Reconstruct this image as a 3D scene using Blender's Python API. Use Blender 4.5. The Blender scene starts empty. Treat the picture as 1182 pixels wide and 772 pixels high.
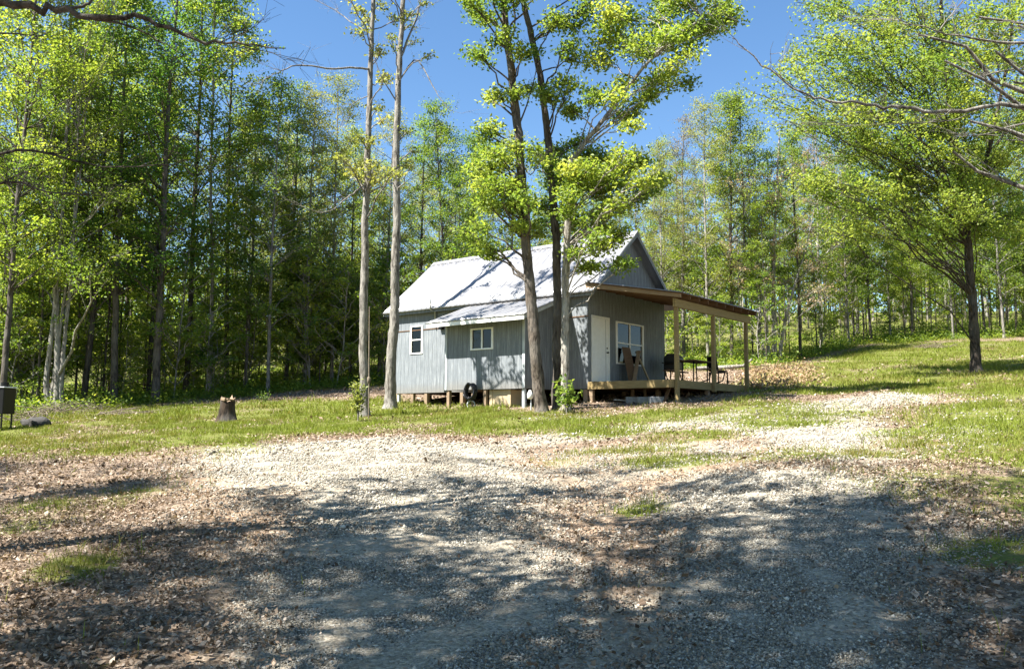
import bpy, bmesh, math, random
import numpy as np
from mathutils import Vector, Matrix
R = math.radians
ROLLSIGN = -1
EXPO = 2.0
sc = bpy.context.scene
col = sc.collection
rng = np.random.default_rng(7)
# ------------------------------------------------------------------ camera model
F, PITCH, ROLL, CAMZ = 984.5, 0.102, -0.0048, 1.6
def ray(px, py):
    a = (px-591)/F; b = (386-py)/F
    c, s = math.cos(-ROLL), math.sin(-ROLL)
    a, b = a*c-b*s, a*s+b*c
    return np.array([a, math.cos(PITCH)-b*math.sin(PITCH), math.sin(PITCH)+b*math.cos(PITCH)])
def at(px, py, d):
    r = ray(px, py); t = d/r[1]
    return np.array([r[0]*t, d, CAMZ+r[2]*t])
# ------------------------------------------------------------------ terrain
def gz(x, y):
    x = np.asarray(x, float); y = np.asarray(y, float)
    yy = np.where(y > 0, y, y*0.35)
    xs = np.clip(x, -60, 60)
    t = np.where(xs > 0, .06*xs, .04*xs)*np.clip(y/10, 0, 1)
    q = np.clip(y-29, 0, 34); quad = .0016*q*q + np.clip(y-63, 0, 400)*.05
    und = .035*np.sin(x*.9+.4*y)*np.sin(y*.63+1.3) + .02*np.sin(2.1*x-1.1*y) + .05*np.sin(x*.31)*np.sin(y*.27+.5)
    und = und*np.clip(y/5, .2, 1)
    # raised gravel bed in the right wheel lane, shallow swale between the lanes
    md = .10*np.exp(-(((x-3.9)/2.1)**2+((y-9.5)/3.2)**2)) - .07*np.exp(-(((x-1.0)/.8)**2+((y-8.0)/3.5)**2))
    return .076*yy + t + quad + und + md
def G(px, py):
    r = ray(px, py); t = 1.0
    for _ in range(4000):
        p = r*t
        if CAMZ+p[2] <= gz(p[0], p[1]): break
        t += max(.02, .004*t)
    p = r*t
    return np.array([p[0], p[1], float(gz(p[0], p[1]))])
# ------------------------------------------------------------------ helpers
def tag(o, label=None, cat=None, group=None, kind=None):
    if label: o['label'] = label
    if cat: o['category'] = cat
    if group: o['group'] = group
    if kind: o['kind'] = kind
    return o
def empty(name, loc, rz=0, label=None, cat=None, group=None):
    o = bpy.data.objects.new(name, None); col.objects.link(o)
    o.location = Vector(loc); o.rotation_euler = (0, 0, rz); o.empty_display_size = .3
    return tag(o, label, cat, group)
def link(name, me, mat, parent=None):
    o = bpy.data.objects.new(name, me); col.objects.link(o)
    if mat is not None:
        me.materials.clear(); me.materials.append(mat)
    if parent is not None: o.parent = parent
    return o
def np_mesh(name, V, tris=None, quads=None, smooth=False, attr=None):
    me = bpy.data.meshes.new(name)
    V = np.asarray(V, np.float32)
    nt = 0 if tris is None else len(tris); nq = 0 if quads is None else len(quads)
    idx = []; starts = []
    if nt: idx.append(np.asarray(tris, np.int32).ravel()); starts.append(np.arange(nt)*3)
    if nq: idx.append(np.asarray(quads, np.int32).ravel()); starts.append(nt*3+np.arange(nq)*4)
    idx = np.concatenate(idx).astype(np.int32); starts = np.concatenate(starts).astype(np.int32)
    me.vertices.add(len(V)); me.vertices.foreach_set('co', V.ravel())
    me.loops.add(len(idx)); me.loops.foreach_set('vertex_index', idx)
    me.polygons.add(nt+nq); me.polygons.foreach_set('loop_start', starts)
    if smooth: me.polygons.foreach_set('use_smooth', np.ones(nt+nq, bool))
    if attr is not None:
        for k, v in attr.items():
            v = np.asarray(v, np.float32)
            if v.ndim == 1:
                a = me.attributes.new(k, 'FLOAT', 'POINT'); a.data.foreach_set('value', v)
            else:
                a = me.attributes.new(k, 'FLOAT_COLOR', 'POINT'); a.data.foreach_set('color', v.ravel())
    me.update(calc_edges=True); me.validate()
    return me
class MB:
    def __init__(s): s.bm = bmesh.new()
    def poly(s, pts, faces):
        vs = [s.bm.verts.new(Vector(p)) for p in pts]
        for f in faces: s.bm.faces.new([vs[i] for i in f])
        return vs
    def box(s, a, b):
        x0, y0, z0 = [min(a[i], b[i]) for i in range(3)]; x1, y1, z1 = [max(a[i], b[i]) for i in range(3)]
        s.poly([(x0,y0,z0),(x1,y0,z0),(x1,y1,z0),(x0,y1,z0),(x0,y0,z1),(x1,y0,z1),(x1,y1,z1),(x0,y1,z1)],
               [(0,3,2,1),(4,5,6,7),(0,1,5,4),(1,2,6,5),(2,3,7,6),(3,0,4,7)])
    def obox(s, c, size, rot=(0,0,0)):
        M = Matrix.Translation(Vector(c)) @ Matrix.Rotation(rot[2],4,'Z') @ Matrix.Rotation(rot[1],4,'Y') @ Matrix.Rotation(rot[0],4,'X')
        h = [v/2 for v in size]
        pts = [M @ Vector((sx*h[0], sy*h[1], sz*h[2])) for sx,sy,sz in [(-1,-1,-1),(1,-1,-1),(1,1,-1),(-1,1,-1),(-1,-1,1),(1,-1,1),(1,1,1),(-1,1,1)]]
        s.poly(pts, [(0,3,2,1),(4,5,6,7),(0,1,5,4),(1,2,6,5),(2,3,7,6),(3,0,4,7)])
    def bar(s, p, q, w, h):
        p = Vector(p); q = Vector(q); d = q-p; L = d.length; d.normalize()
        up = Vector((0,0,1)) if abs(d.z) < .95 else Vector((1,0,0))
        a = d.cross(up).normalized(); b = a.cross(d)
        pts = []
        for e in (p, q):
            for sa, sb in ((-1,-1),(1,-1),(1,1),(-1,1)): pts.append(e + a*sa*w/2 + b*sb*h/2)
        s.poly(pts, [(0,1,2,3),(7,6,5,4),(0,4,5,1),(1,5,6,2),(2,6,7,3),(3,7,4,0)])
    def tube(s, pts, rad, n=8, cap=True):
        V, Q, T = tube_np(np.array(pts, float), np.full(len(pts), rad) if np.isscalar(rad) else np.array(rad, float), n)
        vs = [s.bm.verts.new(Vector(v)) for v in V]
        for q in Q: s.bm.faces.new([vs[i] for i in q])
        if cap:
            s.bm.faces.new([vs[i] for i in range(n)][::-1]); s.bm.faces.new([vs[len(V)-n+i] for i in range(n)])
    def prism(s, prof, axis, a, b):
        # profile of (p,q) pairs; axis 'y': (x,z) ; axis 'x': (y,z)
        n = len(prof)
        f = (lambda p, t: (p[0], t, p[1])) if axis == 'y' else (lambda p, t: (t, p[0], p[1]))
        pts = [f(p, a) for p in prof] + [f(p, b) for p in prof]
        faces = [tuple(range(n)), tuple(range(2*n-1, n-1, -1))] + [(i, n+i, n+(i+1) % n, (i+1) % n) for i in range(n)]
        s.poly(pts, faces)
    def build(s, name, mat, parent=None, bevel=0, smooth=False):
        bmesh.ops.recalc_face_normals(s.bm, faces=s.bm.faces)
        if bevel: bmesh.ops.bevel(s.bm, geom=list(s.bm.edges), offset=bevel, segments=1, affect='EDGES', clamp_overlap=True)
        me = bpy.data.meshes.new(name); s.bm.to_mesh(me); s.bm.free()
        if smooth: me.polygons.foreach_set('use_smooth', np.ones(len(me.polygons), bool))
        return link(name, me, mat, parent)
def tube_np(P, rad, n=6):
    P = np.asarray(P, float); m = len(P)
    T = np.gradient(P, axis=0); T /= np.linalg.norm(T, axis=1)[:, None]+1e-9
    ref = np.array([0., 0, 1.]) if abs(T.mean(0)[2]) < .8*np.linalg.norm(T.mean(0)) else np.array([1., 0, 0])
    A = np.cross(T, ref); A /= np.linalg.norm(A, axis=1)[:, None]+1e-9
    B = np.cross(A, T)
    ang = np.arange(n)*2*math.pi/n
    V = (P[:, None]+rad[:, None, None]*(A[:, None]*np.cos(ang)[None, :, None]+B[:, None]*np.sin(ang)[None, :, None])).reshape(-1, 3)
    i = np.arange(m-1)[:, None]*n; j = np.arange(n)[None]
    Q = np.stack([i+j, i+(j+1) % n, i+n+(j+1) % n, i+n+j], -1).reshape(-1, 4)
    return V, Q, None
class Tubes:
    def __init__(s): s.V = []; s.Q = []; s.n = 0
    def add(s, P, rad, n=6):
        V, Q, _ = tube_np(P, rad, n); s.V.append(V); s.Q.append(Q+s.n); s.n += len(V)
    def mesh(s, name): return np_mesh(name, np.concatenate(s.V), quads=np.concatenate(s.Q), smooth=True)
# ------------------------------------------------------------------ materials
def mat_new(name):
    m = bpy.data.materials.new(name); m.use_nodes = True
    nt = m.node_tree; nt.nodes.clear()
    out = nt.nodes.new('ShaderNodeOutputMaterial')
    return m, nt, out
def N(nt, t, **kw):
    n = nt.nodes.new(t)
    for k, v in kw.items():
        if k == 'inp':
            for kk, vv in v.items(): n.inputs[kk].default_value = vv
        else: setattr(n, k, v)
    return n
def ramp(nt, stops, fac=None, interp='LINEAR'):
    r = nt.nodes.new('ShaderNodeValToRGB'); e = r.color_ramp; e.interpolation = interp
    while len(e.elements) < len(stops): e.elements.new(.5)
    for el, (p, c) in zip(e.elements, stops):
        el.position = p; el.color = (*c, 1) if len(c) == 3 else c
    if fac is not None: nt.links.new(fac, r.inputs['Fac'])
    return r
def mixc(nt, fac, a, b, mode='MIX'):
    m = nt.nodes.new('ShaderNodeMix'); m.data_type = 'RGBA'; m.blend_type = mode
    for sock, v in ((m.inputs[0], fac), (m.inputs[6], a), (m.inputs[7], b)):
        if hasattr(v, 'links'): nt.links.new(v, sock)
        elif isinstance(v, (int, float)): sock.default_value = v
        else: sock.default_value = (*v, 1)
    return m.outputs[2]
def mth(nt, op, a, b=None, clamp=False):
    m = nt.nodes.new('ShaderNodeMath'); m.operation = op; m.use_clamp = clamp
    for i, v in enumerate((a, b)):
        if v is None: continue
        if hasattr(v, 'links'): nt.links.new(v, m.inputs[i])
        else: m.inputs[i].default_value = v
    return m.outputs[0]
def coords(nt, scale=(1,1,1), kind='Object', rot=(0,0,0)):
    tc = nt.nodes.new('ShaderNodeTexCoord'); mp = nt.nodes.new('ShaderNodeMapping')
    mp.inputs['Scale'].default_value = scale; mp.inputs['Rotation'].default_value = rot
    nt.links.new(tc.outputs[kind], mp.inputs['Vector'])
    return mp.outputs[0]
def noise(nt, vec, scale, detail=3, rough=.55):
    n = nt.nodes.new('ShaderNodeTexNoise'); n.inputs['Scale'].default_value = scale
    n.inputs['Detail'].default_value = detail; n.inputs['Roughness'].default_value = rough
    nt.links.new(vec, n.inputs['Vector'])
    return n.outputs['Fac']
def princ(nt, out, colr, rough=.7, metal=0, spec=.4, bump=None, bstr=.3, bdist=.01):
    p = nt.nodes.new('ShaderNodeBsdfPrincipled')
    if hasattr(colr, 'links'): nt.links.new(colr, p.inputs['Base Color'])
    else: p.inputs['Base Color'].default_value = (*colr, 1)
    if hasattr(rough, 'links'): nt.links.new(rough, p.inputs['Roughness'])
    else: p.inputs['Roughness'].default_value = rough
    p.inputs['Metallic'].default_value = metal; p.inputs['Specular IOR Level'].default_value = spec
    if bump is not None:
        b = nt.nodes.new('ShaderNodeBump'); b.inputs['Strength'].default_value = bstr; b.inputs['Distance'].default_value = bdist
        nt.links.new(bump, b.inputs['Height']); nt.links.new(b.outputs[0], p.inputs['Normal'])
    nt.links.new(p.outputs[0], out.inputs['Surface'])
    return p
def leaf_mat(name, c0, c1, c2, trans=.42, tgain=2.0):
    m, nt, out = mat_new(name)
    at_ = N(nt, 'ShaderNodeAttribute', attribute_name='tint')
    oi = nt.nodes.new('ShaderNodeObjectInfo')
    r = ramp(nt, [(0, c0), (.5, c1), (1, c2)], at_.outputs['Fac'])
    v = mth(nt, 'MULTIPLY_ADD', oi.outputs['Random'], .5); v.node.inputs[2].default_value = .76
    hs = nt.nodes.new('ShaderNodeHueSaturation')
    h = mth(nt, 'MULTIPLY_ADD', oi.outputs['Random'], -.035); h.node.inputs[2].default_value = .517
    nt.links.new(h, hs.inputs['Hue']); nt.links.new(v, hs.inputs['Value']); nt.links.new(r.outputs[0], hs.inputs['Color'])
    d = nt.nodes.new('ShaderNodeBsdfPrincipled'); d.inputs['Roughness'].default_value = .5; d.inputs['Specular IOR Level'].default_value = .35
    nt.links.new(hs.outputs[0], d.inputs['Base Color'])
    t = nt.nodes.new('ShaderNodeBsdfTranslucent')
    tc = mixc(nt, 1.0, hs.outputs[0], (tgain*1.12, tgain*1.05, tgain*.7), 'MULTIPLY')
    nt.links.new(tc, t.inputs['Color'])
    mx = nt.nodes.new('ShaderNodeMixShader'); mx.inputs[0].default_value = trans
    nt.links.new(d.outputs[0], mx.inputs[1]); nt.links.new(t.outputs[0], mx.inputs[2])
    nt.links.new(mx.outputs[0], out.inputs['Surface'])
    return m
def bark_mat(name, dark, light, sc_=15):
    m, nt, out = mat_new(name)
    v = coords(nt, (1, 1, .22))
    n1 = noise(nt, v, sc_, 5, .65); n2 = noise(nt, coords(nt), 1.3, 2)
    oi = nt.nodes.new('ShaderNodeObjectInfo')
    c = ramp(nt, [(.38, dark), (.58, light)], n1).outputs[0]
    c = mixc(nt, mth(nt, 'MULTIPLY', ramp(nt, [(.45,(0,0,0)),(.62,(1,1,1))], n2).outputs[0], .45), c, tuple(.8*a+.2*b for a, b in zip(light, (.4,.42,.4))))
    g = mth(nt, 'MULTIPLY_ADD', oi.outputs['Random'], .6); g.node.inputs[2].default_value = .7
    hs = nt.nodes.new('ShaderNodeHueSaturation'); nt.links.new(g, hs.inputs['Value']); nt.links.new(c, hs.inputs['Color'])
    princ(nt, out, hs.outputs[0], .9, spec=.15, bump=n1, bstr=1.0, bdist=.05)
    return m
def wood_mat(name, a, b, axis=(1,1,14), scale=1.2, rough=.75):
    m, nt, out = mat_new(name)
    n1 = noise(nt, coords(nt, axis), scale*3, 4); n2 = noise(nt, coords(nt), 2.2, 3)
    c = ramp(nt, [(.25, a), (.75, b)], n1).outputs[0]
    c = mixc(nt, mth(nt, 'MULTIPLY', n2, .5), c, tuple(x*.6 for x in a))
    princ(nt, out, c, rough, spec=.25, bump=n1, bstr=.25, bdist=.004)
    return m
def plain_mat(name, c, rough=.6, metal=0, spec=.4, var=.25, scale=6):
    m, nt, out = mat_new(name)
    n = noise(nt, coords(nt), scale, 4)
    cc = ramp(nt, [(.25, tuple(x*(1-var) for x in c)), (.75, tuple(min(1, x*(1+var)) for x in c))], n).outputs[0]
    princ(nt, out, cc, rough, metal, spec, bump=n, bstr=.1, bdist=.004)
    return m
M = {}
M['maple'] = leaf_mat('maple_leaves', (.055,.108,.016), (.122,.185,.024), (.245,.295,.045), .48)
M['bright'] = leaf_mat('young_maple_leaves', (.065,.125,.02), (.15,.212,.032), (.275,.315,.06), .49)
M['oak'] = leaf_mat('young_oak_leaves', (.10,.13,.03), (.17,.20,.045), (.27,.28,.08), .4)
M['dark'] = leaf_mat('dark_leaves', (.045,.10,.016), (.085,.165,.024), (.15,.24,.04), .52)
M['bud'] = leaf_mat('budding_leaves', (.17,.13,.07), (.26,.20,.11), (.30,.27,.12), .35, 1.1)
M['bark_grey'] = bark_mat('grey_bark', (.075,.066,.056), (.29,.27,.235))
M['bark_dark'] = bark_mat('dark_bark', (.025,.021,.018), (.105,.088,.072))
M['bark_brown'] = bark_mat('ridged_brown_bark', (.018,.014,.011), (.115,.094,.075), 19)
M['white'] = plain_mat('white_paint', (.74,.74,.70), .5, var=.06)
M['black'] = plain_mat('black_steel', (.005,.005,.005), .45, .3)
M['concrete'] = plain_mat('grey_concrete', (.30,.30,.29), .9, var=.2, scale=20)
M['rubber'] = plain_mat('black_rubber', (.018,.018,.02), .5)
M['rock'] = plain_mat('dark_stone', (.045,.042,.038), .85, var=.4, scale=5)
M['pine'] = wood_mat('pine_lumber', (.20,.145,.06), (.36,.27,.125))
M['weathered'] = wood_mat('weathered_wood', (.20,.14,.09), (.36,.27,.18))
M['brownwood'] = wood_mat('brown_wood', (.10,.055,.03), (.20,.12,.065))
M['ply'] = wood_mat('tan_plywood', (.42,.33,.20), (.55,.45,.30), (1,1,3), .6)
M['dead'] = wood_mat('dead_wood', (.10,.08,.055), (.27,.22,.165), (1,1,3))
M['steel'] = plain_mat('galvanised_pipe', (.5,.5,.5), .4, .8, var=.1)
def siding():
    m, nt, out = mat_new('blue_grey_siding')
    tc = nt.nodes.new('ShaderNodeTexCoord'); sx = nt.nodes.new('ShaderNodeSeparateXYZ'); nt.links.new(tc.outputs['Object'], sx.inputs[0])
    w = mth(nt, 'ADD', sx.outputs[0], sx.outputs[1])
    fr = mth(nt, 'FRACT', mth(nt, 'MULTIPLY', w, 1/.2032))
    groove = mth(nt, 'LESS_THAN', fr, .07)
    st = noise(nt, coords(nt, (7, 7, .55)), 3.2, 5, .7)       # weathering that runs down the boards
    st2 = noise(nt, coords(nt, (22, 22, 1.1)), 3, 4, .7)
    pt = noise(nt, coords(nt), 1.1, 3)
    c = ramp(nt, [(.3, (.078,.09,.105)), (.5, (.142,.158,.176)), (.72, (.32,.335,.35))], st).outputs[0]
    c = mixc(nt, mth(nt, 'MULTIPLY', st2, .4), c, (.22,.25,.27))
    c = mixc(nt, mth(nt, 'MULTIPLY', pt, .3), c, (.22,.235,.23))
    zz = mth(nt, 'ADD', sx.outputs[2], mth(nt, 'MULTIPLY', st2, -.5)); spl = ramp(nt, [(.25,(.55,.55,.55)),(.62,(0,0,0))], zz)
    c = mixc(nt, spl.outputs[0], c, (.17,.15,.12))
    c = mixc(nt, mth(nt, 'MULTIPLY', groove, .5), c, (.05,.06,.07))
    h = mth(nt, 'SUBTRACT', mth(nt, 'MULTIPLY', st2, .25), groove)
    princ(nt, out, c, .8, spec=.25, bump=h, bstr=.6, bdist=.008)
    return m
M['siding'] = siding()
def roofmetal():
    m, nt, out = mat_new('galvanised_roof_sheet')
    n = noise(nt, coords(nt, (.5, 5, .5)), 1.6, 5, .7); n2 = noise(nt, coords(nt, (.5, 14, .5)), 2, 4, .7)
    c = ramp(nt, [(.3, (.20,.205,.22)), (.7, (.40,.40,.41))], n).outputs[0]
    c = mixc(nt, mth(nt, 'MULTIPLY', ramp(nt, [(.5,(0,0,0)),(.75,(.7,.7,.7))], n2).outputs[0], 1.0), c, (.27,.24,.20))
    p = princ(nt, out, c, .42, .55, .5, bump=n, bstr=.1, bdist=.01)
    return m
M['roof'] = roofmetal()
def glass():
    m, nt, out = mat_new('window_glass')
    t = nt.nodes.new('ShaderNodeBsdfTransparent'); t.inputs[0].default_value = (.10,.115,.11,1)
    g = nt.nodes.new('ShaderNodeBsdfGlossy'); g.inputs['Roughness'].default_value = .03
    f = nt.nodes.new('ShaderNodeFresnel'); f.inputs[0].default_value = 1.5
    k = mth(nt, 'ADD', mth(nt, 'MULTIPLY', f.outputs[0], .9), .0, True)
    mx = nt.nodes.new('ShaderNodeMixShader'); nt.links.new(k, mx.inputs[0])
    nt.links.new(t.outputs[0], mx.inputs[1]); nt.links.new(g.outputs[0], mx.inputs[2]); nt.links.new(mx.outputs[0], out.inputs['Surface'])
    return m
M['glass'] = glass()
def tint_mat(name, stops, rough=.8, spec=.2, trans=0):
    m, nt, out = mat_new(name)
    a = N(nt, 'ShaderNodeAttribute', attribute_name='tint')
    r = ramp(nt, stops, a.outputs['Fac'])
    p = princ(nt, out, r.outputs[0], rough, spec=spec)
    if trans:
        t = nt.nodes.new('ShaderNodeBsdfTranslucent'); nt.links.new(mixc(nt, 1., r.outputs[0], (1.4,1.3,.7), 'MULTIPLY'), t.inputs[0])
        mx = nt.nodes.new('ShaderNodeMixShader'); mx.inputs[0].default_value = trans
        nt.links.new(p.outputs[0], mx.inputs[1]); nt.links.new(t.outputs[0], mx.inputs[2]); nt.links.new(mx.outputs[0], out.inputs['Surface'])
    return m
M['grass'] = tint_mat('grass_blades', [(0,(.23,.18,.075)),(.25,(.20,.185,.045)),(.45,(.14,.165,.022)),(.8,(.16,.205,.026)),(1,(.21,.25,.04))], .6, .2, .3)
M['litter'] = tint_mat('dry_leaves', [(0,(.05,.034,.022)),(.3,(.14,.095,.062)),(.6,(.26,.19,.135)),(.85,(.38,.30,.23)),(1,(.48,.41,.34))], .75, .2, .1)
M['stones'] = tint_mat('crushed_limestone', [(0,(.08,.072,.056)),(.35,(.22,.20,.163)),(.75,(.375,.345,.285)),(1,(.60,.56,.48))], .85, .2)
M['fern'] = tint_mat('dry_bracken', [(0,(.20,.13,.08)),(.5,(.36,.25,.16)),(.8,(.46,.36,.22)),(1,(.2,.25,.05))], .8, .1, .2)
def ground_mat():
    m, nt, out = mat_new('woodland_ground')
    z = N(nt, 'ShaderNodeAttribute', attribute_name='zones')
    s = nt.nodes.new('ShaderNodeSeparateColor'); nt.links.new(z.outputs['Color'], s.inputs[0])
    P = coords(nt, (1, 1, 1))
    nA = noise(nt, P, 1.7, 5, .65); nB = noise(nt, P, 5.5, 4, .65); nC = noise(nt, P, .45, 3)
    def vor(scale, feat='F1', out_='Color', vec=P):
        v = nt.nodes.new('ShaderNodeTexVoronoi'); v.feature = feat; v.inputs['Scale'].default_value = scale
        nt.links.new(vec, v.inputs['Vector']); return v.outputs[out_]
    def grey(c):
        q = nt.nodes.new('ShaderNodeSeparateColor'); nt.links.new(c, q.inputs[0]); return q.outputs[0]
    v1 = grey(vor(38)); v2 = grey(vor(85))
    gr = ramp(nt, [(0,(.12,.104,.077)),(.4,(.245,.218,.168)),(.8,(.38,.34,.27)),(1,(.52,.475,.39))], mth(nt,'ADD',mth(nt,'MULTIPLY',v1,.55),mth(nt,'MULTIPLY',v2,.45))).outputs[0]
    gr = mixc(nt, ramp(nt, [(.45,(0,0,0)),(.72,(.75,.75,.75))], nA).outputs[0], gr, (.24,.19,.135))
    l1 = grey(vor(17, vec=coords(nt, (1,1.5,1), rot=(0,0,.7)))); l2 = grey(vor(31, vec=coords(nt, (1.6,1,1), rot=(0,0,.2))))
    li = ramp(nt, [(0,(.04,.028,.02)),(.35,(.12,.085,.058)),(.7,(.24,.18,.13)),(1,(.38,.31,.24))], mth(nt,'ADD',mth(nt,'MULTIPLY',l1,.5),mth(nt,'MULTIPLY',l2,.5))).outputs[0]
    di = ramp(nt, [(.3,(.19,.125,.075)),(.55,(.30,.205,.13)),(.75,(.36,.29,.21))], nB).outputs[0]
    di = mixc(nt, .4, di, li)
    gs = ramp(nt, [(.3,(.13,.11,.05)),(.5,(.115,.125,.03)),(.75,(.115,.145,.028))], nB).outputs[0]
    nn = mth(nt, 'ADD', mth(nt,'MULTIPLY',nA,.6), mth(nt,'MULTIPLY',nB,.4))
    def wgt(ch, k=3.2, amp=1.3):
        a = mth(nt,'ADD', s.outputs[ch], mth(nt,'MULTIPLY', mth(nt,'SUBTRACT', nn, .5), amp))
        return mth(nt,'MULTIPLY_ADD', mth(nt,'SUBTRACT', a, .5), k, True) if False else mth(nt,'ADD', mth(nt,'MULTIPLY', mth(nt,'SUBTRACT', a, .5), k), .5, True)
    c = mixc(nt, wgt(2), li, di); c = mixc(nt, wgt(0), c, gr); c = mixc(nt, wgt(1), c, gs)
    d1 = vor(38, 'F1', 'Distance'); d2 = vor(17, 'F1', 'Distance')
    h = mth(nt,'ADD', mth(nt,'MULTIPLY', d1, -.5), mth(nt,'MULTIPLY', nB, 1.0))
    princ(nt, out, c, .92, spec=.12, bump=h, bstr=.8, bdist=.03)
    return m
M['ground'] = ground_mat()
# ------------------------------------------------------------------ ground zones
def wpoly(pts): return np.array([G(*p)[:2] for p in pts])
def sdist(X, Y, poly):
    inside = np.zeros(X.shape, bool); dm = np.full(X.shape, 1e9)
    n = len(poly)
    for i in range(n):
        x0, y0 = poly[i]; x1, y1 = poly[(i+1) % n]
        cond = (y0 > Y) != (y1 > Y)
        inside ^= cond & (X < (x1-x0)*(Y-y0)/((y1-y0) if y1 != y0 else 1e-9)+x0)
        dx, dy = x1-x0, y1-y0; L2 = dx*dx+dy*dy+1e-12
        t = np.clip(((X-x0)*dx+(Y-y0)*dy)/L2, 0, 1)
        dm = np.minimum(dm, np.hypot(X-x0-t*dx, Y-y0-t*dy))
    return np.where(inside, dm, -dm)
GRAVEL = [wpoly(p) for p in (
 [(235,520),(330,512),(480,503),(560,512),(600,520),(640,540),(655,560),(640,600),(680,640),(710,700),(725,772),(740,960),(210,960),(262,772),(295,690),(320,620),(300,570),(240,545)],
 [(760,560),(800,545),(880,537),(960,542),(1040,556),(1060,590),(1075,640),(1050,700),(1075,772),(1100,960),(760,960),(755,772),(745,680),(748,610)],
 [(520,515),(600,505),(680,496),(760,488),(840,476),(920,466),(1000,456),(1085,450),(1092,458),(1010,470),(1000,480),(1035,500),(1030,535),(960,536),(900,528),(870,505),(810,492),(740,500),(660,512),(590,522)])]
GRASS = [wpoly(p) for p in (
 [(-160,540),(-160,474),(0,472),(120,470),(250,466),(330,462),(460,460),(620,474),(680,478),(820,470),(870,458),(880,470),(700,490),(560,503),(430,500),(300,505),(200,522),(90,530),(0,525)],
 [(868,440),(930,416),(990,402),(1050,396),(1182,394),(1400,392),(1400,600),(1182,575),(1120,570),(1065,540),(1050,500),(1080,472),(1092,456),(1000,452),(930,456),(870,452)])]
DIRT = [wpoly(p) for p in (
 [(560,530),(660,515),(760,510),(860,505),(900,520),(840,540),(760,560),(750,600),(750,690),(715,690),(670,620),(645,570)],
 [(200,560),(300,545),(480,530),(560,535),(520,560),(400,575),(330,600),(300,680),(230,640)],
 [(1050,520),(1182,520),(1182,460),(1120,455),(1060,480)],
 [(600,478),(720,478),(700,486),(610,490)])]
PATCH = [(792,503,.9,.5),(902,487,1.3,.9),(958,524,1.3,.45),(781,534,.8,.4),(870,470,1.5,.9),(720,520,.9,.4),(150,572,.6,.5),(60,592,.8,.6),(90,655,.35,.3),(740,590,.3,.2),
         (1165,640,.5,.3),(640,535,.4,.3),(245,515,1.2,.8),(1120,560,1,.8),(960,480,1,.5),(690,500,1.0,.5)]
PATCH = [(*G(a, b)[:2], rx, ry) for a, b, rx, ry in PATCH]
def vnoise(x, y, s, seed=0):
    # value noise on a lattice
    u, v = x/s, y/s; i, j = np.floor(u).astype(int), np.floor(v).astype(int); fu, fv = u-i, v-j
    fu = fu*fu*(3-2*fu); fv = fv*fv*(3-2*fv)
    def h(a, b): 
        k = np.sin(a*127.1+b*311.7+seed*74.7)*43758.5453; return k-np.floor(k)
    return (h(i,j)*(1-fu)+h(i+1,j)*fu)*(1-fv)+(h(i,j+1)*(1-fu)+h(i+1,j+1)*fu)*fv
EDGE_X = np.array([-300,-100,0,100,200,300,400,500,600,700,800,880,950,1000,1182,1400,1500]); EDGE_D = np.array([27,30,35,37,40,43,45,46,47,47,47,45,52,57,57,50,46])
def zones(X, Y):
    wob = (vnoise(X,Y,1.3,1)-.5)*.9+(vnoise(X,Y,.45,2)-.5)*.5
    def w(polys, soft):
        o = np.zeros(X.shape)
        for p in polys: o = np.maximum(o, np.clip((sdist(X,Y,p)+wob*.6)/soft*.5+.5, 0, 1))
        return o
    g = w(GRAVEL, .7); gr = w(GRASS, .9); d = w(DIRT, .8)
    for cx, cy, rx, ry in PATCH:
        k = np.exp(-(((X-cx)/rx)**2+((Y-cy)/(ry*2))**2)); gr = np.maximum(gr, np.clip(k*1.5+wob*.3-.15, 0, 1)*.9)
    g = np.maximum(g*(1-.25*d), .52*d); gr = gr*(1-.15*d)
    bald = np.clip((vnoise(X,Y,2.2,9)*.6+vnoise(X,Y,.7,19)*.4-.54)*3.5, 0, .5)
    far = np.clip((Y-np.interp(591+984.5*X/np.maximum(Y, 1), EDGE_X, EDGE_D)+4)/3, 0, 1)*(Y > 20)*.62
    return g, np.maximum(gr*(1-bald), far), d
def axis(parts):
    o = []
    for a, b, s in parts: o.append(np.arange(a, b, s))
    return np.concatenate(o)
def geo(a, b, k):
    o = [a]; s = .8
    while o[-1] < b: o.append(o[-1]+s); s *= k
    return np.array(o)
xr = geo(45, 420, 1.25)
xs = np.concatenate([-xr[::-1], axis([(-44.6,-14,.45),(-14,14,.13),(14,45,.45)]), xr])
ys = np.concatenate([axis([(-60,-10,2.5),(-10,2,.5),(2,22,.13),(22,60,.3)]), geo(60, 420, 1.2)])
X, Y = np.meshgrid(xs, ys)
g_, gr_, d_ = zones(X.ravel(), Y.ravel())
Z = gz(X, Y).ravel() + (vnoise(X.ravel(),Y.ravel(),.35,5)-.5)*.05*(Y.ravel() < 24)
GV = np.stack([X.ravel(), Y.ravel(), Z], 1)
nx, ny = len(xs), len(ys)
ii = (np.arange(ny-1)[:, None]*nx+np.arange(nx-1)[None]).ravel()
Qd = np.stack([ii, ii+1, ii+nx+1, ii+nx], 1)
zc = np.stack([g_, gr_, d_, np.ones_like(g_)], 1)
fg = g_[Qd].mean(1); fgr = gr_[Qd].mean(1)
cls = np.where((fg > .45) & (fg >= fgr), 1, np.where(fgr > .45, 2, 0))
for k, nm in ((0, 'ground'), (1, 'gravel_drive'), (2, 'lawn')):
    q = Qd[cls == k]; u, inv = np.unique(q, return_inverse=True)
    me = np_mesh(nm, GV[u], quads=inv.reshape(-1, 4), smooth=True, attr={'zones': zc[u]})
    tag(link(nm, me, M['ground']), kind='structure')
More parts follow.
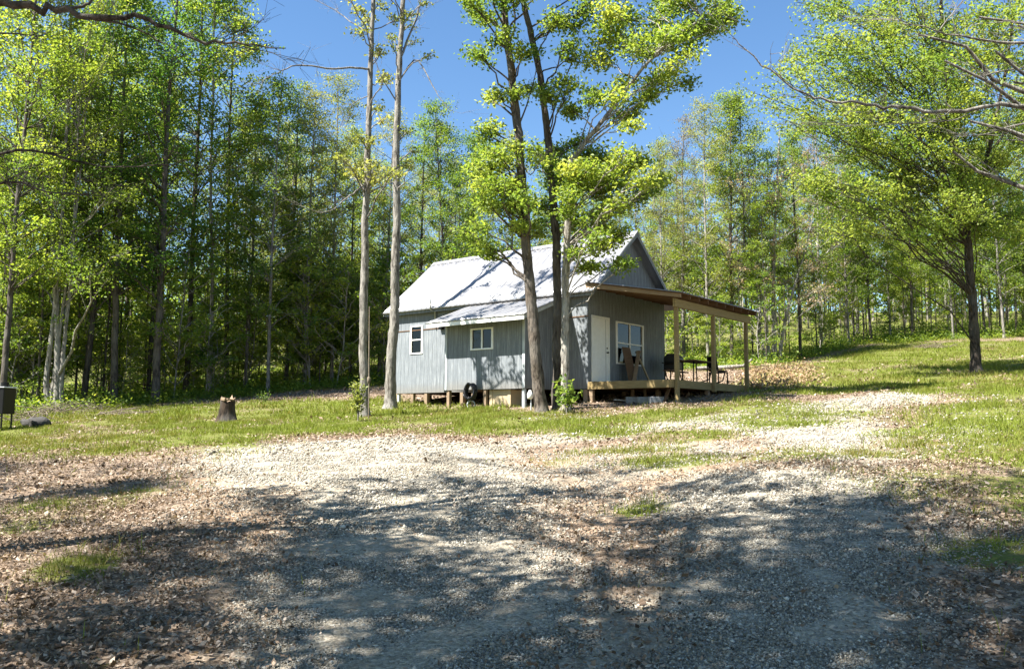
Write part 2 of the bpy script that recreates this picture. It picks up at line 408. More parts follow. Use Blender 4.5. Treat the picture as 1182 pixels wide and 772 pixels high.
# ------------------------------------------------------------------ leaf generator
def leaf_arrays(P, size, rng, up=.9, tilt=.75, droop=.15, wide=.62):
    n = len(P)
    nrm = rng.normal(0, tilt, (n, 3)); nrm[:, 2] += up; nrm /= np.linalg.norm(nrm, axis=1)[:, None]
    a = rng.normal(0, 1, (n, 3)); a -= (a*nrm).sum(1)[:, None]*nrm; a /= np.linalg.norm(a, axis=1)[:, None]+1e-9
    b = np.cross(nrm, a)
    s = (size*rng.uniform(.65, 1.35, n))[:, None]
    v0 = P - a*s*.5
    v1 = P + b*s*wide*.5 + nrm*s*.10 + a*s*.05
    v2 = P + a*s*.5 - nrm*s*droop
    v3 = P - b*s*wide*.5 + nrm*s*.10 + a*s*.05
    V = np.stack([v0, v1, v2, v3], 1).reshape(-1, 3)
    i = np.arange(n)*4
    T = np.concatenate([np.stack([i, i+1, i+2], 1), np.stack([i, i+2, i+3], 1)])
    return V, T
def leaf_mesh(name, P, tint, size, rng, **kw):
    V, T = leaf_arrays(P, size, rng, **kw)
    return np_mesh(name, V, tris=T, attr={'tint': np.repeat(np.clip(tint, 0, 1), 4)})
def bez(a, b, c, n):
    t = np.linspace(0, 1, n)[:, None]
    return (1-t)**2*a+2*t*(1-t)*b+t*t*c
def wiggle(P, amp, rng):
    P = P.copy(); m = len(P)
    P[1:-1] += rng.normal(0, amp, (m-2, 3)); return P
def tree_meshes(name, rng, trunk, rad, clumps, leaf=.13, sides=8, ntwig=5, jit=.16, per_leaf_up=.9, limb_r=.38, flare=1.5, bare=0, twig_r=.012, tubes=None):
    """trunk: (m,3) polyline; rad: (m,) radii; clumps: list of (centre, r, rz, nleaves, tintbias). Returns trunk mesh and crown mesh."""
    tb = tubes or Tubes()
    trunk = np.asarray(trunk, float); rad = np.asarray(rad, float)
    m = max(12, len(trunk)*3); s0 = np.linspace(0, 1, len(trunk)); s1 = np.linspace(0, 1, m)
    tp = np.stack([np.interp(s1, s0, trunk[:, k]) for k in range(3)], 1)
    k = np.array([.25,.5,.25]); tps = tp.copy(); tps[1:-1] = tp[:-2]*.25+tp[1:-1]*.5+tp[2:]*.25; tp = tps
    tr = np.interp(s1, s0, rad); tp[2:-1, :2] += rng.normal(0, .12, (m-3, 2))*tr[2:-1, None]
    hh = tp[:, 2]-tp[0, 2]; tr2 = tr*(1+(flare-1)*np.exp(-hh/.22)) if flare > 1 else tr
    base = np.concatenate([tp[:1]-[[0, 0, .25]], tp[:1], tp[:1]+(tp[1]-tp[0])*.12, tp[:1]+(tp[1]-tp[0])*.35, tp[1:]])
    rr = np.concatenate([[tr2[0]*1.15], [tr2[0]], [tr[0]*(1+(flare-1)*.45)], [tr[0]*(1+(flare-1)*.12)], tr[1:]])
    if sides >= 10:
        q0 = np.concatenate([[0], np.cumsum(np.linalg.norm(np.diff(base, axis=0), axis=1))]); q1 = np.linspace(0, q0[-1], 90)
        base = np.stack([np.interp(q1, q0, base[:, k]) for k in range(3)], 1); rr = np.interp(q1, q0, rr)
    tb.add(base, rr, sides)
    if sides >= 10:
        ctr = np.repeat(base, sides, 0); tb.V[-1] = ctr+(tb.V[-1]-ctr)*(1+np.clip(rng.normal(0, .075, (len(ctr), 1)), -.16, .2))
    LP = []; LT = []
    for c, r, rz, nl, tbias in clumps:
        c = np.asarray(c, float)
        hd = np.hypot(tp[:, 0]-c[0], tp[:, 1]-c[1])
        want = c[2]-.55*hd-.2
        j = int(np.argmin(np.abs(tp[:, 2]-want)+.15*hd))
        a = tp[j]; d = c-a; L = np.linalg.norm(d)+1e-6
        mid = a+d*.5+np.array([0, 0, .10*L])+rng.normal(0, .06*L, 3)
        br = bez(a, mid, c, 7); br = wiggle(br, .02*L+.005, rng)
        r0 = min(tr[j]*.62, limb_r*tr[j]*(.35+.13*L)+.008)
        tb.add(br, np.linspace(r0, max(twig_r, .012), 7), 5 if sides > 6 else 4)
        cb = rng.normal(0, .16)+tbias
        for q in range(ntwig):
            t = rng.uniform(.55, 1); ix = t*6; i0 = min(int(ix), 5); st = br[i0]*(1-(ix-i0))+br[i0+1]*(ix-i0)
            v = rng.normal(0, 1, 3); v /= np.linalg.norm(v); u = rng.uniform(.55, 1)**.6
            e = c+v*u*np.array([r, r, rz])
            tw = bez(st, (st+e)/2+rng.normal(0, .08*r, 3)+[0, 0, .06*r], e, 4)
            tb.add(tw, np.linspace(twig_r, twig_r*.4, 4), 3)
            if bare:
                for w in range(bare):
                    e2 = tw[rng.integers(1, 4)]; tb.add(np.stack([e2, e2+(v+rng.normal(0, .7, 3))*r*.22, e2+(v+rng.normal(0, .7, 3))*r*.42]), np.array([twig_r*.5, twig_r*.4, twig_r*.3]), 3)
            n = max(1, int(nl/ntwig)) if nl else 0
            if n:
                tt = rng.uniform(.2, 1.08, n)*3; k0 = np.clip(tt.astype(int), 0, 2); f = (tt-k0)[:, None]
                p = tw[k0]*(1-f)+tw[k0+1]*f + rng.normal(0, 1, (n, 3))*np.array([jit, jit, jit*.6])*(.4+.6*r)
                LP.append(p); LT.append(.5+cb+rng.normal(0, .15, n))
    tm = tb.mesh(name+'_trunk')
    cm = leaf_mesh(name+'_crown', np.concatenate(LP), np.concatenate(LT), leaf, rng, up=per_leaf_up) if LP else None
    return tm, cm
def crown_clumps(rng, H, h0, Rm, n, nl, rr=(.6, 1.1), flat=.5, shape='oval', spread=1.0):
    o = []
    for i in range(n):
        u = (i+rng.uniform(0, 1))/n; z = h0+(H-h0)*u
        if shape == 'oval': w = math.sin(math.pi*min(1, .12+.88*u)**.9)**.7
        elif shape == 'cone': w = (1-u)**.8+.08
        else: w = (.5+.5*math.sin(math.pi*min(1, u*.95+.1)))*(1 if u < .75 else max(.25, 1-(u-.75)*2.6))
        a = rng.uniform(0, 2*math.pi); r = Rm*w*math.sqrt(rng.uniform(.08, 1))
        rad = rng.uniform(*rr)
        o.append(((r*math.cos(a), r*math.sin(a), z), rad, rad*flat, nl, 0.0))
    return o
def straight_trunk(rng, H, lean=.02, n=7, wob=.06):
    z = np.linspace(0, H, n); p = np.zeros((n, 3)); p[:, 2] = z
    d = rng.normal(0, lean, 2); p[:, :2] = z[:, None]*d+np.cumsum(rng.normal(0, wob, (n, 2)), 0); p[:, :2] -= p[0, :2]
    return p
PROTO = {}
def proto(kind, seed, H, r, h0, Rm, n, nl, leafm, barkm, leaf=.15, **kw):
    g = np.random.default_rng(seed)
    tr = straight_trunk(g, H*.96)
    cl = crown_clumps(g, H, h0, Rm, n, nl, kw.pop('rr', (.6, 1.1)), kw.pop('flat', .5), kw.pop('shape', 'oval'))
    tx = lambda z: np.array([np.interp(z, tr[:, 2], tr[:, 0]), np.interp(z, tr[:, 2], tr[:, 1]), 0])
    cl = [(np.array(c)+tx(c[2]), a, b, q, t) for c, a, b, q, t in cl]
    tm, cm = tree_meshes('%s%d' % (kind, seed), g, tr, np.interp(tr[:, 2], [0, H], [r, .02]), cl, leaf, 7, kw.pop('ntwig', 3), twig_r=.01, **kw)
    tm.materials.append(M[barkm])
    if cm: cm.materials.append(M[leafm])
    PROTO.setdefault(kind, []).append((tm, cm, H))
for s in (1, 2, 3): proto('maple', s, 17, .115, 4.6, 2.7, 74, 160, 'maple', 'bark_dark', leaf=.115, flat=.6, rr=(.55, 1.05), shape='barrel', ntwig=4, jit=.24)
for s in (4, 5): proto('bright', s, 15, .09, 3.4, 2.5, 68, 150, 'bright', 'bark_grey', leaf=.115, flat=.55, rr=(.55, 1.05), shape='barrel', ntwig=4, jit=.24)
for s in (6, 7): proto('oak', s, 17, .105, 4.2, 2.5, 74, 130, 'oak', 'bark_grey', leaf=.10, flat=.65, rr=(.5, 1.0), shape='barrel', ntwig=4, jit=.24)
for s in (8, 9): proto('darktree', s, 19, .16, 4.6, 2.7, 68, 140, 'dark', 'bark_dark', leaf=.115, flat=.5, rr=(.6, 1.1), ntwig=4, jit=.22)
for s in (10, 11, 18): proto('pole', s, 17, .065, 6.5, 1.4, 32, 110, 'maple', 'bark_dark', leaf=.115, rr=(.4, .8), jit=.24)
for s in (12, 19): proto('bud', s, 14, .11, 3.5, 2.4, 60, 75, 'bud', 'bark_grey', leaf=.09, bare=2, ntwig=4, flat=.7, jit=.22)
for s in (21, 22, 23): proto('deep', s, 17, .10, 5.5, 2.5, 50, 100, 'maple', 'bark_dark', leaf=.115, flat=.5, rr=(.5, 1.0), ntwig=3, jit=.24)
for s in (24, 25): proto('deepbright', s, 16, .08, 5.5, 2.3, 44, 100, 'bright', 'bark_grey', leaf=.115, flat=.45, rr=(.5, 1.0), ntwig=3, jit=.24)
for s in (16, 17): proto('shade', s, 16, .17, 7.5, 3.6, 46, 125, 'maple', 'bark_grey', leaf=.13, flat=.5, rr=(.6, 1.2), shape='barrel', ntwig=4, jit=.2)
for s in (13, 14, 15): proto('sapling', s, 4.5, .022, 1.0, 1.5, 24, 80, 'bright' if s != 14 else 'maple', 'bark_grey', leaf=.115, flat=.2, rr=(.4, .8), flare=1.15)
def put_tree(kind, x, y, H, label, group=None, rz=None, cat='tree', name='tree', wide=1.0, idx=None):
    lst = PROTO[kind]; tm, cm, H0 = lst[int(rng.integers(len(lst))) if idx is None else idx]
    e = empty(name, (x, y, float(gz(x, y))), rng.uniform(0, 6.28) if rz is None else rz, label, cat, group)
    k = H/H0; e.scale = (k*wide, k*wide, k)
    for nm, me in (('trunk', tm), ('crown', cm)):
        if me:
            o = bpy.data.objects.new(nm, me); col.objects.link(o); o.parent = e
    return e
# ------------------------------------------------------------------ cabin (local x = along the gable wall, y = along the long wall, z from the ground at the near corner)
YAW = 0.6762; CX, CY, CZ = 2.3735, 26.461, 2.13
cabin = empty('cabin', (CX, CY, CZ), math.pi/2-YAW, 'small blue-grey board cabin on posts with a shiny metal roof and lumber porch', 'cabin')
def H(z): return z+CAMZ-CZ          # heights measured from the eye
L_, W_, P_ = 8.645, 4.917, 2.918
zb, zft, ze, zrd = 1.03, 1.245, 4.114, 6.35
SL = (zrd-ze)/(W_/2+.176)
def wall(name, fixed, span, zz, holes, axis, parent=cabin, mat='siding'):
    m = MB(); us = sorted({span[0], span[1], *[h[0] for h in holes], *[h[1] for h in holes]}); zs = sorted({zz[0], zz[1], *[h[2] for h in holes], *[h[3] for h in holes]})
    for a, b in zip(us, us[1:]):
        for c, d in zip(zs, zs[1:]):
            if any(h[0] <= (a+b)/2 <= h[1] and h[2] <= (c+d)/2 <= h[3] for h in holes): continue
            if axis == 'y': m.box((fixed[0], a, H(c)), (fixed[1], b, H(d)))
            else: m.box((a, fixed[0], H(c)), (b, fixed[1], H(d)))
    bmesh.ops.remove_doubles(m.bm, verts=m.bm.verts, dist=1e-5)
    dup = {}
    for f in m.bm.faces: dup.setdefault(tuple(sorted(v.index for v in f.verts)) if False else frozenset(f.verts), []).append(f)
    kill = [f for fs in dup.values() if len(fs) > 1 for f in fs]
    bmesh.ops.delete(m.bm, geom=kill, context='FACES_ONLY')
    return m.build(name, M[mat], parent)
WIN = [(7.23, 7.83, 2.50, 3.45)]
wall('wall', (0, .1), (0, L_), (zb, 4.24), WIN, 'y')
GW = (1.65, 3.38, 1.945, 3.25); DR = (.22, 1.17, zft+.02, 3.30)
wall('wall', (.0, .1), (.1, W_-.1), (zb+.0, 4.24), [GW, DR], 'x')
wall('wall', (W_-.1, W_), (0, L_), (zb, 4.24), [], 'y')
wall('wall', (L_-.1, L_), (.1, W_-.1), (zb, 4.24), [], 'x')
for a, b in ((0, .1), (L_-.1, L_)):
    m = MB(); m.prism([(0.0, H(4.24)), (W_, H(4.24)), (W_/2, H(4.24+SL*W_/2))], 'y', a, b); m.build('gable', M['siding'], cabin)
# lean-to room on the long side
B0, BV0, BV1 = -1.586, 1.273, 4.571
BW = (2.55, 3.45, 2.33, 2.93)
def zlean(u): return 3.985+(u+.15)*.37
wall('lean_to_wall', (B0, B0+.1), (BV0, BV1), (zb-.012, zlean(B0)-.06), [BW], 'y')
for a, b in ((BV0, BV0+.1), (BV1-.1, BV1)):
    m = MB(); m.prism([(B0+.1, H(zb-.012)), (-.002, H(zb-.012)), (-.002, H(zlean(0)-.08)), (B0+.1, H(zlean(B0+.1)-.08))], 'y', a, b); m.build('lean_to_wall', M['siding'], cabin)
# trim
def trim(name, a, b, mat='siding_light'): 
    m = MB(); m.box((a[0], a[1], H(a[2])), (b[0], b[1], H(b[2]))); return m.build(name, M[mat], cabin, .004)
M['siding_light'] = plain_mat('pale_grey_trim', (.42,.45,.46), .75, var=.2, scale=3)
trim('corner_trim', (B0-.022, BV0-.022, zb-.005), (B0-.001, BV0+.075, zlean(B0)-.1))
trim('corner_trim', (B0-.02, BV1-.07, zb-.005), (B0-.001, BV1+.02, zlean(B0)-.1))
trim('corner_trim', (-.024, BV0-.09, zb+.35), (-.002, BV0-.003, 3.95))
m = MB(); m.box((-.018, BV1+.01, H(3.315)), (-.001, L_+.01, H(3.345))); m.build('seam_flashing', M['brownwood'], cabin)
m = MB(); m.box((-.018, -.01, H(3.29)), (-.001, BV0-.1, H(3.32))); m.build('seam_flashing', M['brownwood'], cabin)
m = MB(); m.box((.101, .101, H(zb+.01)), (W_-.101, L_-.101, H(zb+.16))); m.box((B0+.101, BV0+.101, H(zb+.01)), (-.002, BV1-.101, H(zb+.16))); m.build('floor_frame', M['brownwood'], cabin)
# foundation posts
def gl(u, v):
    c, s = math.cos(math.pi/2-YAW), math.sin(math.pi/2-YAW)
    return float(gz(CX+u*c-v*s, CY+u*s+v*c))-CZ
def pier(u, v, w, top, mat='weathered', name='foundation_post'):
    m = MB(); m.box((u-w/2, v-w/2, gl(u, v)-.2), (u+w/2, v+w/2, H(top))); m.build(name, M[mat], cabin, .006)
for u, v, w in ((.09,8.5,.1),(.09,7.75,.13),(.09,7.05,.14),(.08,5.3,.14),(B0+.09,4.48,.12),(B0+.1,BV0+.09,.1),(B0+.09,2.9,.12),(.09,.12,.16),(1.6,8.4,.14),(3.2,8.4,.14),(4.8,8.4,.14),(2.4,5.6,.14),(4.7,5.6,.14),(2.4,2.8,.14),(4.7,2.8,.14),(4.7,.15,.14),(2.4,.15,.14),(.09,2.9,.14)):
    pier(u, v, w, zb-.015, 'siding_light' if w == .1 else 'weathered')
# roofs of ribbed sheet
def ribbed(name, p0, p1, v0, v1, n=9, rib=.229, th=.035, sag=.004, parent=cabin):
    """sheet from p0=(x,z) (upper) to p1=(x,z) (lower), running along y from v0 to v1"""
    ys_ = []; hs_ = []
    y = v0
    while y < v1-1e-6:
        for dy, h in ((0, 0), (.02, .022), (.045, .022), (.065, 0), (.147, .004)):
            if y+dy < v1: ys_.append(y+dy); hs_.append(h)
        y += rib
    ys_.append(v1); hs_.append(0)
    g = np.random.default_rng(3); d = np.array([p1[0]-p0[0], p1[1]-p0[1]]); Ld = np.hypot(*d); nrm = np.array([-d[1], d[0]])/Ld
    if nrm[1] < 0: nrm = -nrm
    V = []; 
    for i in range(n):
        t = i/(n-1); w = g.normal(0, sag, len(ys_))
        for y, h, q in zip(ys_, hs_, w): b = np.array(p0)+d*t+nrm*(h+q); V.append((b[0], y, b[1]))
    for i in (0, n-1):
        b = np.array(p0)+d*(i/(n-1))-nrm*th
        for y in ys_: V.append((b[0], y, b[1]))
    k = len(ys_); Q = [(i*k+j, i*k+j+1, (i+1)*k+j+1, (i+1)*k+j) for i in range(n-1) for j in range(k-1)]
    o = n*k
    Q += [(o+j, o+k+j, o+k+j+1, o+j+1) for j in range(k-1)] + [(j, o+j, o+j+1, j+1) for j in range(k-1)] + [((n-1)*k+j, (n-1)*k+j+1, o+k+j+1, o+k+j) for j in range(k-1)]
    T = []
    me = np_mesh(name, V, quads=Q); bm = bmesh.new(); bm.from_mesh(me)
    bm.verts.ensure_lookup_table()
    for j in (0, k-1):
        bm.faces.new([bm.verts[i*k+j] for i in range(n)]+[bm.verts[o+k+j], bm.verts[o+j]])
    bmesh.ops.recalc_face_normals(bm, faces=bm.faces); bm.to_mesh(me); bm.free()
    return link(name, me, M['roof'], parent)
V0, V1 = -.375, L_+.444
ribbed('roof', (W_/2-.01, H(zrd)), (-.176-.1, H(ze-.085)), V0, V1)
ribbed('roof', (W_/2+.01, H(zrd)), (W_+.276, H(ze-.085)), V0, V1)
m = MB(); c = W_/2
m.prism([(c-.16, H(zrd)-.105), (c, H(zrd)+.035), (c+.16, H(zrd)-.105), (c+.16, H(zrd)-.09), (c, H(zrd)+.05), (c-.16, H(zrd)-.09)], 'y', V0-.01, V1+.01); m.build('ridge_cap', M['roof'], cabin)
for v in (V0+.012, V1-.032):
    for s in (-1, 1):
        m = MB(); zt = H(zrd)-.045
        pr = [(c+s*.004, zt), (c+s*(W_/2+.24), zt-SL*(W_/2+.236)), (c+s*(W_/2+.24), zt-SL*(W_/2+.236)-.09), (c+s*.004, zt-.11)]
        m.prism(pr, 'y', v, v+.022); m.build('rake_board', M['siding'], cabin)
m = MB(); m.box((-.20, V0+.04, H(ze)-.20), (-.18, V1-.04, H(ze)-.055)); m.build('fascia', M['siding'], cabin)
ribbed('lean_to_roof', (-.13, H(zlean(-.13))), (-2.27, H(zlean(-2.27))), .76, 4.87, sag=.003)
m = MB(); m.box((-2.245, .79, H(zlean(-2.245))-.165), (-2.225, 4.84, H(zlean(-2.245))-.045)); m.build('fascia', M['white'], cabin)
for v in (.80, 4.81):
    m = MB(); m.prism([(-2.22, H(zlean(-2.22))-.05), (-.25, H(zlean(-.25))-.05), (-.25, H(zlean(-.25))-.15), (-2.22, H(zlean(-2.22))-.15)], 'y', v, v+.02); m.build('rake_board', M['siding_light' if v < 1 else 'white'], cabin)
# windows and door
def window(axis, fix, a, b, z0, z1, mull=(), rails=(), sill=True, fw=.065):
    """axis 'y': in the long wall, outer face at x=fix (facing -x); axis 'x': in the gable wall, outer face at y=fix (facing -y)"""
    w = MB(); g = MB(); sash = MB()
    def bx(mb, s0, s1, q0, q1, d0, d1):
        if axis == 'y': mb.box((fix+d0, s0, H(q0)), (fix+d1, s1, H(q1)))
        else: mb.box((s0, fix+d0, H(q0)), (s1, fix+d1, H(q1)))
    bx(w, a-.03, a+fw, z0+.0, z1, -.025, .06); bx(w, b-fw, b+.03, z0, z1, -.025, .06)
    bx(w, a-.03, b+.03, z1+.001, z1+.05, -.027, .06); bx(w, a-.03, b+.03, z0-.05, z0-.001, -.027, .06)
    root = w.build('window', M['white'], cabin, .004)
    for u in mull: bx(sash, u-.03, u+.03, z0+.002, z1-.002, -.012, .05)
    last = a+fw+.001
    cuts = [a+fw]+[x for u in mull for x in (u-.03, u+.03)]+[b-fw]
    for p, q in zip(cuts[::2], cuts[1::2]):
        for r in rails: bx(sash, p+.001, q-.001, r-.022, r+.022, -.006, .045)
    if mull or rails: sash.build('sash', M['white'], root, .003)
    bx(g, a+fw, b-fw, z0, z1, .018, .024); g.build('pane', M['glass'], root)
    return root
window('y', 0, 7.23, 7.83, 2.50, 3.45, rails=(2.975,), fw=.05)
window('y', B0, 2.55, 3.45, 2.33, 2.93, mull=(3.0,), fw=.05)
window('x', 0, *GW, mull=(2.515,), rails=(2.60,))
m = MB(); a, b, z0, z1 = DR
m.box((a-.05, -.03, H(z0)), (a+.03, .05, H(z1))); m.box((b-.03, -.03, H(z0)), (b+.05, .05, H(z1))); m.box((a-.05, -.032, H(z1)+.001), (b+.05, .05, H(z1)+.055))
door = m.build('door', M['white'], cabin, .004)
m = MB(); m.box((a+.031, -.012, H(z0)+.01), (b-.031, .03, H(z1)-.004)); slab = m.build('door_leaf', M['white'], door, .003)
m = MB(); m.box((b-.185, -.016, H(z0)+.03), (b-.165, -.0125, H(z1)-.03)); m.build('weather_strip', M['concrete'], door)
m = MB(); m.tube([(b-.1, -.013, H(2.22)), (b-.1, -.05, H(2.22)), (b-.1, -.065, H(2.22)), (b-.1, -.085, H(2.22))], [.03, .014, .032, .022], 10); m.build('handle', M['black'], door)
m = MB(); m.tube([(b-.1, -.0125, H(2.36)), (b-.1, -.03, H(2.36))], .028, 10); m.build('deadbolt', M['black'], door)
# conduit mast and meter box beside the lean-to roof
m = MB(); m.tube([(-.06, 6.55, H(3.36)), (-.06, 6.55, H(3.95)), (-.31, 6.55, H(3.98)), (-.32, 6.55, H(4.6))], .025, 8); m.build('conduit', M['steel'], cabin, smooth=True)
m = MB(); m.box((-.13, 6.15, H(3.27)), (-.002, 6.33, H(3.62))); m.build('wall_lamp', M['black'], cabin, .01)
# porch
deck = MB(); n = 0; y = -P_
u = 0.0
while u < 5.0:
    deck.box((u+.003, -P_+.045, H(zft-.035)), (u+.137, -.004, H(zft))); u += .14
deck.build('deck', M['pine'], cabin, .004)
def part(name, a, b, mat='pine', bev=.005):
    m = MB(); m.box((a[0], a[1], H(a[2])), (b[0], b[1], H(b[2]))); return m.build(name, M[mat], cabin, bev)
part('rim_joist', (-.045, -P_, 1.01), (-.003, -.004, zft-.006)); part('rim_joist', (-.045, -P_-.045, 1.005), (5.06, -P_-.001, zft-.004)); part('rim_joist', (5.02, -P_+.001, 1.01), (5.06, -.01, zft-.006))
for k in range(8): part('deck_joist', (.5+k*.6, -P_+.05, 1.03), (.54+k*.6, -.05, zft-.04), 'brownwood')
PU = (.07, 2.49, 4.97)
for i, u in enumerate(PU):
    t = 3.33-.0*u
    a = (u-.07, -P_+.0005-.14 if False else -P_-.19, zft-.25 if i else gl(u, -P_-.1)+CZ-CAMZ-.15)
    part('porch_post', (u-.055, -P_-.161, .95 if i else gl(u, -P_-.1)+CZ-CAMZ-.15), (u+.055, -P_-.046, 3.33))
    if i: pier(u-.1, -P_+.08, .12, 1.0)
pier(.06, -.09, .13, 1.0)
for u in (1.7, 3.4): pier(u, -1.5, .13, 1.0)
def zp(v): return 4.33+v*.192          # underside of the porch roof boards
part('beam', (-.12, -P_-.135, 3.332), (5.22, -P_-.095, zp(-P_-.115)-.16))
part('beam', (-.10, -P_-.186, 3.334), (5.2, -P_-.138, zp(-P_-.16)-.17))
VO = -P_-.40
for k in range(10):
    u = -.15+k*.595; m = MB()
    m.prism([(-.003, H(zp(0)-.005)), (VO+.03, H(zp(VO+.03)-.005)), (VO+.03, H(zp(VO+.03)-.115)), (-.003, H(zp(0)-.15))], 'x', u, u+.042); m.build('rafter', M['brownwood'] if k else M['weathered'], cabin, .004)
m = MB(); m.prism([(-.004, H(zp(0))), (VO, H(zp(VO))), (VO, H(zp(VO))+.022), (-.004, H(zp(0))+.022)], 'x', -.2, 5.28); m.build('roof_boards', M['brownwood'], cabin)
# metal porch roof: ribs run down the slope
Vv = []; xs_ = []; hs_ = []; x = -.24
while x < 5.34:
    for dx, h in ((0,0),(.02,.02),(.045,.02),(.065,0)):
        xs_.append(x+dx); hs_.append(h)
    x += .229
bm = bmesh.new(); rows = []
for v in np.linspace(-.004, VO-.05, 8):
    rows.append([bm.verts.new((a, v, H(zp(v))+.026+h)) for a, h in zip(xs_, hs_)])
for ra, rb in zip(rows, rows[1:]):
    for j in range(len(xs_)-1): bm.faces.new((ra[j], ra[j+1], rb[j+1], rb[j]))
ext = bmesh.ops.extrude_face_region(bm, geom=list(bm.faces)); bmesh.ops.translate(bm, verts=[v for v in ext['geom'] if isinstance(v, bmesh.types.BMVert)], vec=(0,0,.006))
bmesh.ops.recalc_face_normals(bm, faces=bm.faces)
me = bpy.data.meshes.new('porch_roof'); bm.to_mesh(me); bm.free(); link('porch_roof', me, M['roof'], cabin)
m = MB(); m.box((-.1, -.03, H(zp(0))+.03), (4.9, -.002, H(zp(0))+.10)); m.build('flashing', M['roof'], cabin)
# ------------------------------------------------------------------ things on and round the cabin
Rc = Matrix.Translation((CX, CY, CZ)) @ Matrix.Rotation(math.pi/2-YAW, 4, 'Z')
def cab(u, v, z): return Rc @ Vector((u, v, H(z)))
RZ = math.pi/2-YAW
def single(mb, name, mat, loc, rz, label, cat, group=None, bev=.004, smooth=False):
    o = mb.build(name, M[mat], None, bev, smooth); o.location = Vector(loc); o.rotation_euler = (0, 0, rz); return tag(o, label, cat, group)
m = MB(); m.obox((0, -.14, .6), (.52, .018, 1.24), (R(-13), 0, 0)); single(m, 'plywood_sheet', 'brownwood', cab(2.02, -.14, zft+.005), RZ, 'dark brown sheet leaning under the big double porch window', 'board')
m = MB(); m.bar((-.42, -.30, .06), (.22, -.12, 1.12), .13, .03); single(m, 'plank', 'weathered', cab(2.3, -.22, zft), RZ+0.0, 'grey narrow plank slanting sideways across the brown sheet on the porch', 'plank')
m = MB(); m.bar((.2, -.42, .03), (-.1, -.05, 1.12), .2, .04); single(m, 'plank', 'ply', cab(2.75, -.1, zft), RZ, 'tan wide plank leaning upright before the porch window, beside the brown sheet', 'plank')
# barbecue
bq = empty('barbecue_grill', cab(4.15, -.75, zft), RZ+.2, 'black barbecue grill in the dark far corner of the porch', 'grill')
m = MB(); m.obox((0,0,.68), (.72,.5,.26)); m.build('firebox', M['black'], bq, .02)
m = MB(); m.prism([(-.25,.815),(.25,.815),(.24,.97),(.12,1.09),(-.12,1.09),(-.24,.97)], 'x', -.36, .36); lid = m.build('lid', M['black'], bq, .01)
m = MB(); m.tube([(-.22,-.25,.9),(-.22,-.31,.9),(.22,-.31,.9),(.22,-.25,.9)], .013, 8); m.build('handle', M['steel'], lid, smooth=True)
for sx in (-1, 1):
    for sy in (-1, 1):
        m = MB(); m.bar((sx*.33, sy*.21, 0), (sx*.33, sy*.21, .55), .04, .04); m.build('leg', M['black'], bq)
m = MB(); m.obox((.53,0,.76), (.32,.42,.03)); m.build('side_shelf', M['black'], bq, .005)
m = MB(); m.obox((-.53,0,.76), (.32,.42,.03)); m.build('side_shelf', M['black'], bq, .005)
# picnic table
pt = empty('picnic_table', cab(3.35, -1.95, zft), RZ+.05, 'dark picnic table with curved metal legs at the open end of the porch', 'table')
m = MB()
for k in range(4): m.obox((0, -.27+.18*k, .74), (1.5, .165, .035))
m.build('tabletop', M['brownwood'], pt, .004)
for s in (-1, 1):
    m = MB(); m.obox((0, s*.68, .44), (1.5, .24, .035)); m.build('bench_seat', M['brownwood'], pt, .004)
    m = MB(); m.tube([(s*.55,-.8,.42),(s*.55,-.72,.12),(s*.55,-.4,.03),(s*.55,0,.02),(s*.55,.4,.03),(s*.55,.72,.12),(s*.55,.8,.42)], .022, 8)
    m.tube([(s*.55,-.18,.03),(s*.55,-.2,.72)], .022, 8); m.tube([(s*.55,.18,.03),(s*.55,.2,.72)], .022, 8); m.build('leg_frame', M['black'], pt, smooth=True)
# patio chair
ch = empty('patio_chair', cab(4.55, -2.2, zft), RZ+1.2, 'dark patio chair beside the picnic table and the middle porch post', 'chair')
m = MB(); m.obox((0,0,.43), (.48,.46,.03)); m.build('seat', M['black'], ch, .01)
m = MB(); m.obox((0,.25,.72), (.46,.03,.5), (R(-12),0,0)); m.build('backrest', M['black'], ch, .01)
for sx in (-1, 1):
    for sy in (-1, 1):
        m = MB(); m.bar((sx*.21, sy*.2, 0), (sx*.21, sy*.2, .42), .03, .03); m.build('leg', M['black'], ch)
# concrete blocks and the low bench in front of the deck
def blk(px, py, label, rz=0.15, dz=0, size=(.42,.2,.2)):
    p = G(px, py); m = MB(); L2, W2, H2 = size
    m.box((-L2/2,-W2/2,0),(L2/2,W2/2,H2)); o = single(m, 'concrete_block', 'concrete', (p[0], p[1], p[2]+dz-.02), rz, label, 'block', 'concrete blocks by the deck', .008)
    return o
blk(731, 465, 'grey concrete block before the deck, end of the row away from the porch post'); blk(744.5, 465, 'grey concrete block before the deck, middle one of the row of three'); blk(757.5, 465, 'grey concrete block before the deck, the one of the row nearest the porch post')
p = G(746, 462); bn = empty('step_stool', (p[0], p[1]+.28, p[2]), .15, 'low step stool with two white treads behind the concrete blocks', 'stool')
for s in (-1, 1):
    m = MB(); m.obox((s*.26, 0, .47), (.34, .26, .04)); m.build('tread', M['white'], bn, .006)
for s in (-1, 0, 1):
    m = MB(); m.obox((s*.4, 0, .22), (.05, .22, .46)); m.build('leg', M['weathered'], bn, .004)
p = G(718, 464); m = MB(); m.obox((0,0,.05), (.5,.16,.03), (0,R(4),0)); single(m, 'board', 'white', p, .3, 'white scrap board lying on the ground left of the concrete blocks', 'board')
p = G(771, 464); m = MB(); m.bar((-.12,0,0), (.14,.1,.62), .16, .04); single(m, 'plank', 'brownwood', p, 0, 'brown short plank leaning on the front corner porch post under the deck', 'plank')
